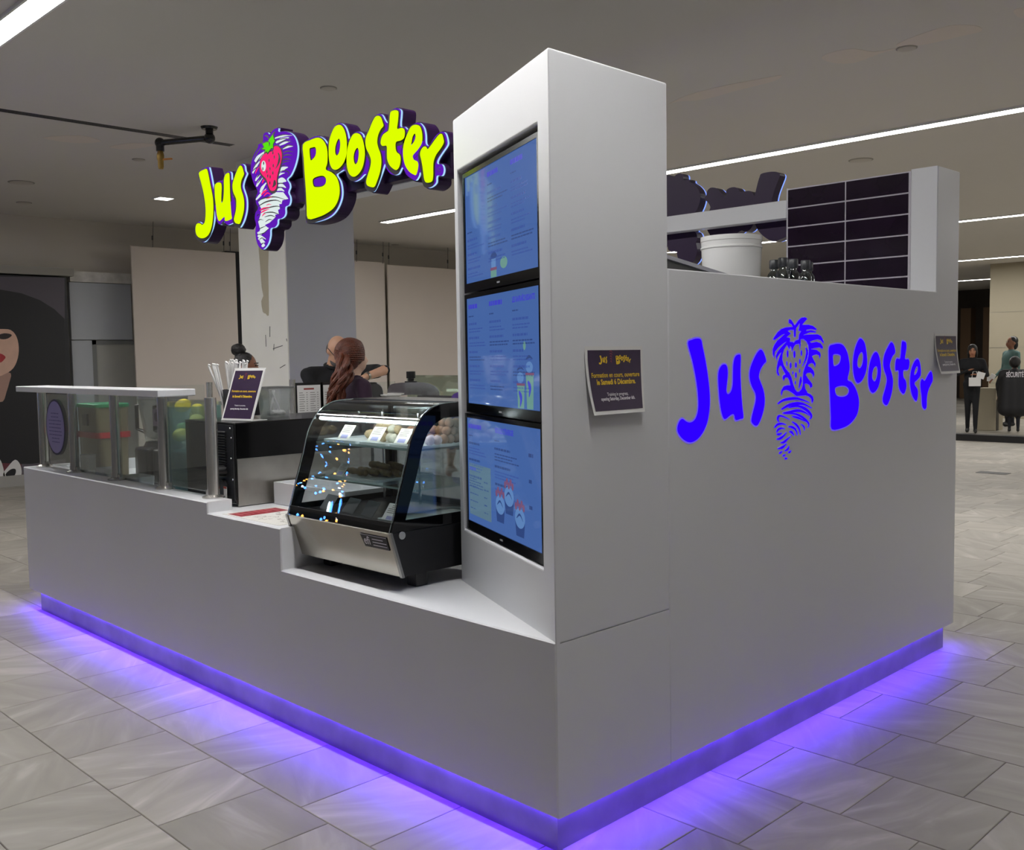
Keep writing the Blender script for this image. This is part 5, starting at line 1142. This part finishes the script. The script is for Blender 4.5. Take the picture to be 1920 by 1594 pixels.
class Fig:
    """a standing figure: local frame faces -Y, scaled to height h, turned by th, upper body leaning forward"""
    def __init__(s, base, th, h, lean=0, head_turn=0, head_nod=0, wide=1.0):
        s.b = Vector((*base, 0)); s.R = rotz(th); s.k = h / 1.72; s.lean = lean; s.w = wide; s.p = []; s.ht = head_turn; s.hn = head_nod
        s.RL = Matrix.Rotation(lean, 3, 'X')
    def loc(s, p, upper=True):
        p = Vector(p) * s.k
        if upper and s.lean:
            piv = Vector((0, 0, .95 * s.k)); p = piv + s.RL @ (p - piv)
        return s.b + s.R @ p
    def hm(s):
        return s.R @ s.RL @ rotz(s.ht) @ Matrix.Rotation(s.hn, 3, 'X')
    def hloc(s, p):
        """head point given relative to the head pivot (top of the neck)"""
        return s.loc((0, 0, 1.50)) + s.hm() @ (Vector(p) * s.k)
    def cap(s, a, ra, b, rb, m, up=True): s.p.append(('c', s.loc(a, up), ra * s.k, s.loc(b, up), rb * s.k, m))
    def capw(s, a, ra, b, rb, m): s.p.append(('c', Vector(a), ra * s.k, Vector(b), rb * s.k, m))
    def el(s, c, r, m, up=True):
        M = s.R @ s.RL if up else s.R
        s.p.append(('e', s.loc(c, up), tuple(x * s.k for x in r), [list(q) for q in M], m))
    def hel(s, c, r, m): s.p.append(('e', s.hloc(c), tuple(x * s.k for x in r), [list(q) for q in s.hm()], m))
    def torso(s, m, neckm=0):
        w = s.w
        s.el((0, 0, .95), (.165 * w, .12 * w, .13), m); s.el((0, 0, 1.1), (.145 * w, .11 * w, .17), m); s.el((0, .0, 1.28), (.175 * w, .125 * w, .17), m)
        s.cap((-.15 * w, .01, 1.395), .062, (.15 * w, .01, 1.395), .062, m); s.cap((0, .015, 1.38), .075, (0, .012, 1.44), .06, m)
        s.cap((0, .012, 1.43), .052, (0, 0, 1.53), .05, neckm)
    def head(s, m=0):
        s.hel((0, .012, .125), (.074, .094, .095), m); s.hel((0, -.028, .06), (.058, .066, .075), m); s.hel((0, -.062, .03), (.03, .03, .028), m)
        s.p.append(('c', s.hloc((0, -.088, .105)), .009 * s.k, s.hloc((0, -.108, .07)), .014 * s.k, m))
        for q in (-1, 1): s.hel((.073 * q, .012, .09), (.012, .02, .032), m)
    def legs(s, m, shoe, stride=0, hip=.088):
        for q in (-1, 1):
            st_ = stride * q
            s.cap((hip * q, 0, .92), .088, (hip * q, -st_ * .5 - .02, .5), .058, m, False); s.cap((hip * q, -st_ * .5 - .02, .5), .058, (hip * q, -st_ + .02, .1), .04, m, False)
            s.cap((hip * q, -st_ + .035, .045), .042, (hip * 1.1 * q, -st_ - .13, .032), .034, shoe, False)
    def arm(s, side, elbow, wrist, mu, mf, hand=True, curl=.5, world=False, hdir=None, hm=0):
        sh = s.loc((.185 * s.w * side, .01, 1.39)); e = Vector(elbow) if world else s.loc(elbow); w_ = Vector(wrist) if world else s.loc(wrist)
        s.capw(sh, .056, e, .042, mu); s.capw(e, .041, w_, .027, mf)
        if hand:
            d = (Vector(hdir) if hdir else (w_ - e)).normalized(); sd = d.cross(Vector((0, 0, 1)))
            sd = sd.normalized() if sd.length > .1 else Vector((1, 0, 0)); up = sd.cross(d)
            pc = w_ + d * .05 * s.k
            s.p.append(('e', pc, (.048 * s.k, .038 * s.k, .018 * s.k), [[d[i], sd[i], up[i]] for i in range(3)], hm))
            for i in range(4):
                o = (i - 1.5) * .0195 * s.k; L_ = (.068, .078, .074, .058)[i] * s.k
                a = pc + d * .036 * s.k + sd * o; b = a + (d * (1 - curl * .3) - up * curl * .5) * L_ * .55; c = b + (d * (1 - curl) - up * curl) * L_ * .5
                s.capw(a, .0095, b, .009, hm); s.capw(b, .009, c, .0078, hm)
            a = pc - d * .02 * s.k + sd * .034 * s.k; b = a + (d * .6 + sd * .55 - up * .25) * .045 * s.k; c = b + (d * .9 - up * .3) * .03 * s.k
            s.capw(a, .012, b, .0105, hm); s.capw(b, .0105, c, .009, hm)
def face(fig, t, lips=True, brow=BLACK):
    ey = MB(); 
    for q in (-1, 1): ey.ell(fig.hloc((.031 * q, -.083, .108)), (.011, .008, .006), 10, 6, 0, fig.hm())
    obj('eyes', ey, mat('eye_dark', S(30, 22, 20), .2), t)
    br = MB()
    for q in (-1, 1): br.tube([fig.hloc((.016 * q, -.091, .126)), fig.hloc((.032 * q, -.088, .132)), fig.hloc((.05 * q, -.074, .126))], .0035, 6)
    obj('eyebrows', br, brow, t)
    if lips: obj('lips', MB().ell(fig.hloc((0, -.092, .040)), (.021, .008, .008), 12, 6, 0, fig.hm()), mat('lips_rose', S(140, 72, 66), .5), t)

SK1 = mat('skin_brown', S(138, 92, 68), .55); SK2 = mat('skin_fair', S(206, 160, 132), .5); SK3 = mat('skin_pale', S(214, 178, 156), .5); SK4 = mat('skin_tan', S(176, 122, 92), .55)
CLB = mat('black_cotton', S(17, 18, 22), .85, bump=.2, bscale=90); CLP = mat('plum_cotton', S(44, 22, 44), .85, bump=.2, bscale=80); SHOE = mat('black_shoe', S(20, 20, 20), .5)
DENIM = mat('dark_trousers', S(24, 25, 32), .85); TEAL = mat('teal_jacket_cloth', S(82, 112, 108), .8, bump=.2, bscale=50); HAIRB = mat('black_hair', S(16, 13, 13), .4, bump=.6, bscale=160)
HAIRR = mat('auburn_hair', S(88, 40, 20), .38, var=.35, vscale=30, bump=.7, bscale=140); HAIRG = mat('grey_stubble', S(96, 92, 90), .8)

# woman with bun, in profile
t = thing('person', 'person with dark hair in a high bun, seen in profile behind the straws', 'person', (-5.2, 1.94, 0))
f1 = Fig((-5.2, 1.94), math.radians(138), 1.625)
f1.torso(1); f1.head(0); f1.legs(2, 3); f1.arm(-1, (-.24, .03, 1.12), (-.2, -.12, .93), 1, 0); f1.arm(1, (.24, .03, 1.12), (.2, -.12, .93), 1, 0)
grow_body('body', f1.p, [SK1, CLB, DENIM, SHOE], .014, t)
hr = MB(); hr.ell(f1.hloc((0, .022, .138)), (.079 * f1.k, .092 * f1.k, .088 * f1.k), 20, 12, 0, f1.hm()); hr.ell(f1.hloc((0, .055, .085)), (.07 * f1.k, .06 * f1.k, .08 * f1.k), 16, 10, 0, f1.hm())
h_ = obj('hair', hr, HAIRB, t)
obj('bun', MB().ell(f1.hloc((0, .068, .245)), (.056, .058, .05), 18, 12, 0, f1.hm(), fn=lambda p: 1 + .07 * math.sin(8 * p.x + 6 * p.z)), HAIRB, h_)
obj('hair_tie', MB().tube([f1.hloc((.0, .055, .195)), f1.hloc((0, .06, .215))], [.045, .04], 14), BLACK, h_)
face(f1, t)

# bald man leaning over the end counter
t = thing('person', 'bald person in a black polo shirt leaning on the counter', 'person', (-5.0, 2.62, 0))
mb0 = Vector((-4.96, 2.68))
def at(px, py, dep): return Vector(CAM + dep * (_f + _r * (px - 960) / FPX - _u * (py - 797) / FPX))
f2 = Fig((-5.02, 2.52), math.radians(82), 1.80, lean=.30, head_nod=.34, wide=1.18)
hd = at(632, 664, 8.2); dlt = hd - f2.hloc((0, 0, .09)); f2.b += Vector((dlt.x, dlt.y, 0)); dz = (at(632, 664, 8.2) - f2.hloc((0, 0, .09))).z
f2.torso(1); f2.head(0); f2.legs(2, 3)
f2.arm(1, at(722, 694, 7.9), at(684, 707, 7.7), 1, 0, world=True, curl=.8)
f2.arm(-1, at(590, 740, 8.1), at(640, 752, 7.9), 1, 0, world=True)
f2.capw(f2.loc((.185 * 1.18, .01, 1.39)), .066, f2.loc((.185 * 1.18, .01, 1.39)).lerp(at(722, 694, 7.9), .72), .058, 1)
grow_body('body', f2.p, [SK2, CLB, DENIM, SHOE], .0125, t)
hr = MB()
for i in range(9):
    a = math.radians(20 + i * 17.5); hr.ell(f2.hloc((.066 * math.cos(a), .012 + .086 * math.sin(a), .09)), (.014 * f2.k, .014 * f2.k, .036 * f2.k), 10, 8, 0, f2.hm())
obj('cropped_hair', hr, HAIRG, t)
obj('beard', MB().ell(f2.hloc((0, -.038, .022)), (.056, .058, .04), 16, 10, 0, f2.hm()), HAIRG, t)
gl = MB()
for q in (-1, 1):
    gl.tube([f2.hloc((.08 * q, .02, .115)), f2.hloc((.074 * q, -.05, .118)), f2.hloc((.06 * q, -.092, .112))], .003, 6)
    gl.tube([f2.hloc((.035 * q + .024 * math.cos(a), -.104, .106 + .018 * math.sin(a))) for a in [i * .6283 for i in range(11)]], .0022, 6)
obj('glasses', gl, BLACK, t)
obj('collar', MB().tube([f2.loc((.062 * math.cos(a), .012 + .062 * math.sin(a), 1.455)) for a in [i * .5236 for i in range(13)]], .016, 8), CLB, t)
wv = (at(684, 707, 7.7) - at(722, 694, 7.9)).normalized(); w0 = at(684, 707, 7.7) - wv * .03
obj('watch', MB().tube([w0 - wv * .011, w0 + wv * .011], .033, 14), STEEL, t)
face(f2, t, lips=False, brow=HAIRG)

# red-haired woman from behind
t = thing('person', 'person with a long auburn ponytail and plum top, seen from behind', 'person', (-3.62, 1.85, 0))
f3 = Fig((-3.6, 1.84), math.radians(168), 1.69, head_turn=.15, wide=.95)
hd = at(664, 672, 6.8); dlt = hd - f3.hloc((0, 0, .09)); f3.b += Vector((dlt.x, dlt.y, 0))
f3.torso(1); f3.head(0); f3.legs(2, 3); f3.arm(-1, (-.25, .02, 1.12), (-.18, -.2, 1.02), 1, 0); f3.arm(1, (.25, .02, 1.12), (.18, -.2, 1.02), 1, 0)
grow_body('body', f3.p, [SK3, CLP, DENIM, SHOE], .0125, t)
hr = MB(); hr.ell(f3.hloc((0, .024, .122)), (.088 * f3.k, .1 * f3.k, .105 * f3.k), 22, 14, 0, f3.hm()); hr.ell(f3.hloc((0, .045, .075)), (.088 * f3.k, .07 * f3.k, .075 * f3.k), 18, 10, 0, f3.hm())
for i in range(30):
    a = math.radians(-28 + i * 236 / 29); c_, s_ = math.cos(a), math.sin(a)
    hr.tube(smooth_open([tuple(f3.hloc((.092 * c_ * q1, .024 - .06 + .165 * q2, .122 + .108 * s_ * q1 * (1 - .1 * q2)))) for q1, q2 in ((.82, 0), (1.0, .3), (.98, .62), (.7, .9), (.25, 1.0))], 3), [.008, .009, .0095, .010, .010, .010, .010, .010, .010, .010, .009, .008, .007], 6)
h_ = obj('hair', hr, HAIRR, t)
pt = MB(); rp = random.Random(4)
root = f3.hloc((0, .105, .12)); tip = at(624, 764, 6.62)
for i in range(26):
    o = Vector((rp.uniform(-.03, .03), rp.uniform(-.03, .03), rp.uniform(-.03, .03))); ph = rp.uniform(0, 6.28); am = rp.uniform(.008, .018)
    mid1 = at(646, 694, 6.62) + o * 1.1; mid2 = at(634, 726, 6.6) + o * 1.3; end = tip + o * 1.1 + Vector((0, 0, rp.uniform(-.04, .09)))
    P_ = smooth_open([tuple(root + o * .7), tuple(mid1), tuple(mid2), tuple(end)], 6)
    P_ = [Vector(p) + Vector((math.sin(ph + k * .8) * am, math.cos(ph + k * .8) * am, 0)) for k, p in enumerate(P_)]
    n_ = len(P_); pt.tube(P_, [.019 * (1 - .75 * (k / n_) ** 2) for k in range(n_)], 7)
obj('ponytail', pt, HAIRR, h_)
obj('collar', MB().tube([f3.loc((.058 * math.cos(a), .012 + .056 * math.sin(a), 1.45)) for a in [i * .5236 for i in range(13)]], .014, 8), CLP, t)

# person in purple, a sliver beside the tower
t = thing('person', 'person in a bright purple top mostly hidden behind the menu tower', 'person', (-2.4, 2.0, 0))
fp = at(908, 735, 6.2)
f6 = Fig((fp.x, fp.y), math.radians(-110), 1.60, wide=1.05)
f6.torso(1); f6.head(0); f6.legs(2, 3); f6.arm(-1, (-.25, .02, 1.1), (-.2, -.15, .95), 1, 0); f6.arm(1, (.25, .02, 1.1), (.2, -.15, .95), 1, 0)
grow_body('body', f6.p, [SK2, mat('purple_cotton', S(62, 36, 110), .8), DENIM, SHOE], .018, t)
obj('hair', MB().ell(f6.hloc((0, .022, .125)), (.085, .098, .1), 18, 12, 0, f6.hm()), HAIRB, t)

# woman walking with a white bag
wp = plane_pt(1821, 811, 2, 0)
t = thing('person', 'person dressed in black walking with a small white bag at right', 'person', (wp[0], wp[1], 0))
f4 = Fig((wp[0], wp[1]), math.radians(20), 1.66, head_nod=.1)
f4.torso(1); f4.head(0); f4.legs(1, 3, .1, hip=.07)
f4.arm(-1, (-.27, -.03, 1.14), (-.06, -.2, 1.22), 1, 1); f4.arm(1, (.27, -.03, 1.12), (.08, -.2, 1.14), 1, 1)
grow_body('body', f4.p, [SK4, CLB, CLB, SHOE], .017, t)
hr = MB(); hr.ell(f4.hloc((0, .022, .135)), (.084, .094, .09), 18, 12, 0, f4.hm())
for q in (-1, 1): hr.ell(f4.hloc((.066 * q, .02, .05)), (.03, .05, .1), 12, 8, 0, f4.hm())
obj('hair', hr, HAIRB, t); face(f4, t)
bg = thing('paper_bag', 'small white paper bag held by the person in black', 'bag', f4.loc((.06, -.26, .92)))
c = f4.loc((.05, -.27, 1.0)); Rb = rotz(math.radians(25))
obj('bag_body', MB().obox(c, (.2, .08, .16), Rb), PAPER, bg); obj('bag_flap', MB().obox(c + Rb @ Vector((.1, .0, .12)), (.13, .05, .12), Rb @ Matrix.Rotation(.3, 3, 'Y')), PAPER, bg)
obj('bag_handle', MB().tube([c + Rb @ Vector((-.05, 0, .08)), c + Rb @ Vector((-.03, 0, .19)), c + Rb @ Vector((.03, 0, .19)), c + Rb @ Vector((.05, 0, .08))], .006, 6), PAPER, bg)

# tall figure in teal, facing left
tp = at(1893, 700, 20.0)
t = thing('person', 'tall person in a teal jacket and black cap at the right edge', 'person', (tp.x, tp.y, 0))
f5 = Fig((tp.x, tp.y), math.radians(-42), 1.82, lean=-.04, wide=1.12)
f5.torso(1); f5.head(0); f5.legs(2, 3); f5.arm(-1, (-.24, .0, 1.1), (-.2, -.2, .92), 1, 1); f5.arm(1, (.24, .02, 1.1), (.18, -.18, .9), 1, 1)
grow_body('body', f5.p, [SK1, TEAL, DENIM, SHOE], .018, t)
hr = MB(); hr.ell(f5.hloc((0, .03, .14)), (.084, .1, .09), 18, 12, 0, f5.hm()); hr.ell(f5.hloc((0, .07, .06)), (.06, .06, .1), 12, 8, 0, f5.hm())
obj('cap', hr, BLACK, t); face(f5, t)
o = thing('paper_sheet', 'crumpled white paper in the hand of the teal figure', 'paper', f5.loc((-.2, -.25, .85)))
c = f5.loc((-.2, -.27, .90))
obj('folded_sheet', MB().obox(c, (.12, .02, .1), rotz(.4)).obox(c + Vector((.06, -.02, .05)), (.1, .02, .09), Matrix.Rotation(.5, 3, 'Y')), PAPER, o)

# guard in black jacket, from behind
gp_ = at(1902, 720, 18.6)
t = thing('person', 'guard in a black jacket with white back lettering at the right edge', 'person', (gp_.x, gp_.y, 0))
f7 = Fig((gp_.x, gp_.y), math.radians(-160), 1.40, wide=1.45)
f7.torso(1); f7.head(0); f7.legs(2, 3); f7.arm(-1, (-.36, .0, 1.1), (-.34, -.05, .84), 1, 1); f7.arm(1, (.36, .0, 1.1), (.34, -.05, .84), 1, 1)
f7.cap((-.14, 0, 1.2), .17, (-.17, 0, .55), .19, 1, False); f7.cap((.14, 0, 1.2), .17, (.17, 0, .55), .19, 1, False); f7.cap((0, .02, 1.2), .19, (0, .02, .55), .2, 1, False)
grow_body('body', f7.p, [SK4, mat('black_jacket', S(30, 30, 33), .6), DENIM, SHOE], .02, t)
obj('hair', MB().ell(f7.hloc((0, .02, .12)), (.1, .11, .115), 18, 12, 0, f7.hm()), HAIRB, t)
tx = MB(); bk = f7.R @ Vector((0, 1, 0)); rt_ = f7.R @ Vector((-1, 0, 0)); c = f7.loc((0, .235, 1.28))
put_text(tx, 'SÉCURITÉ', 0, 0, .13, lambda u, v, d: c + rt_ * u + Vector((0, 0, v)) + bk * (.012 - 1.0 * u * u), 0, bold=.004, sx=.52)
obj('back_lettering', tx, WHITE_PRINT, t)
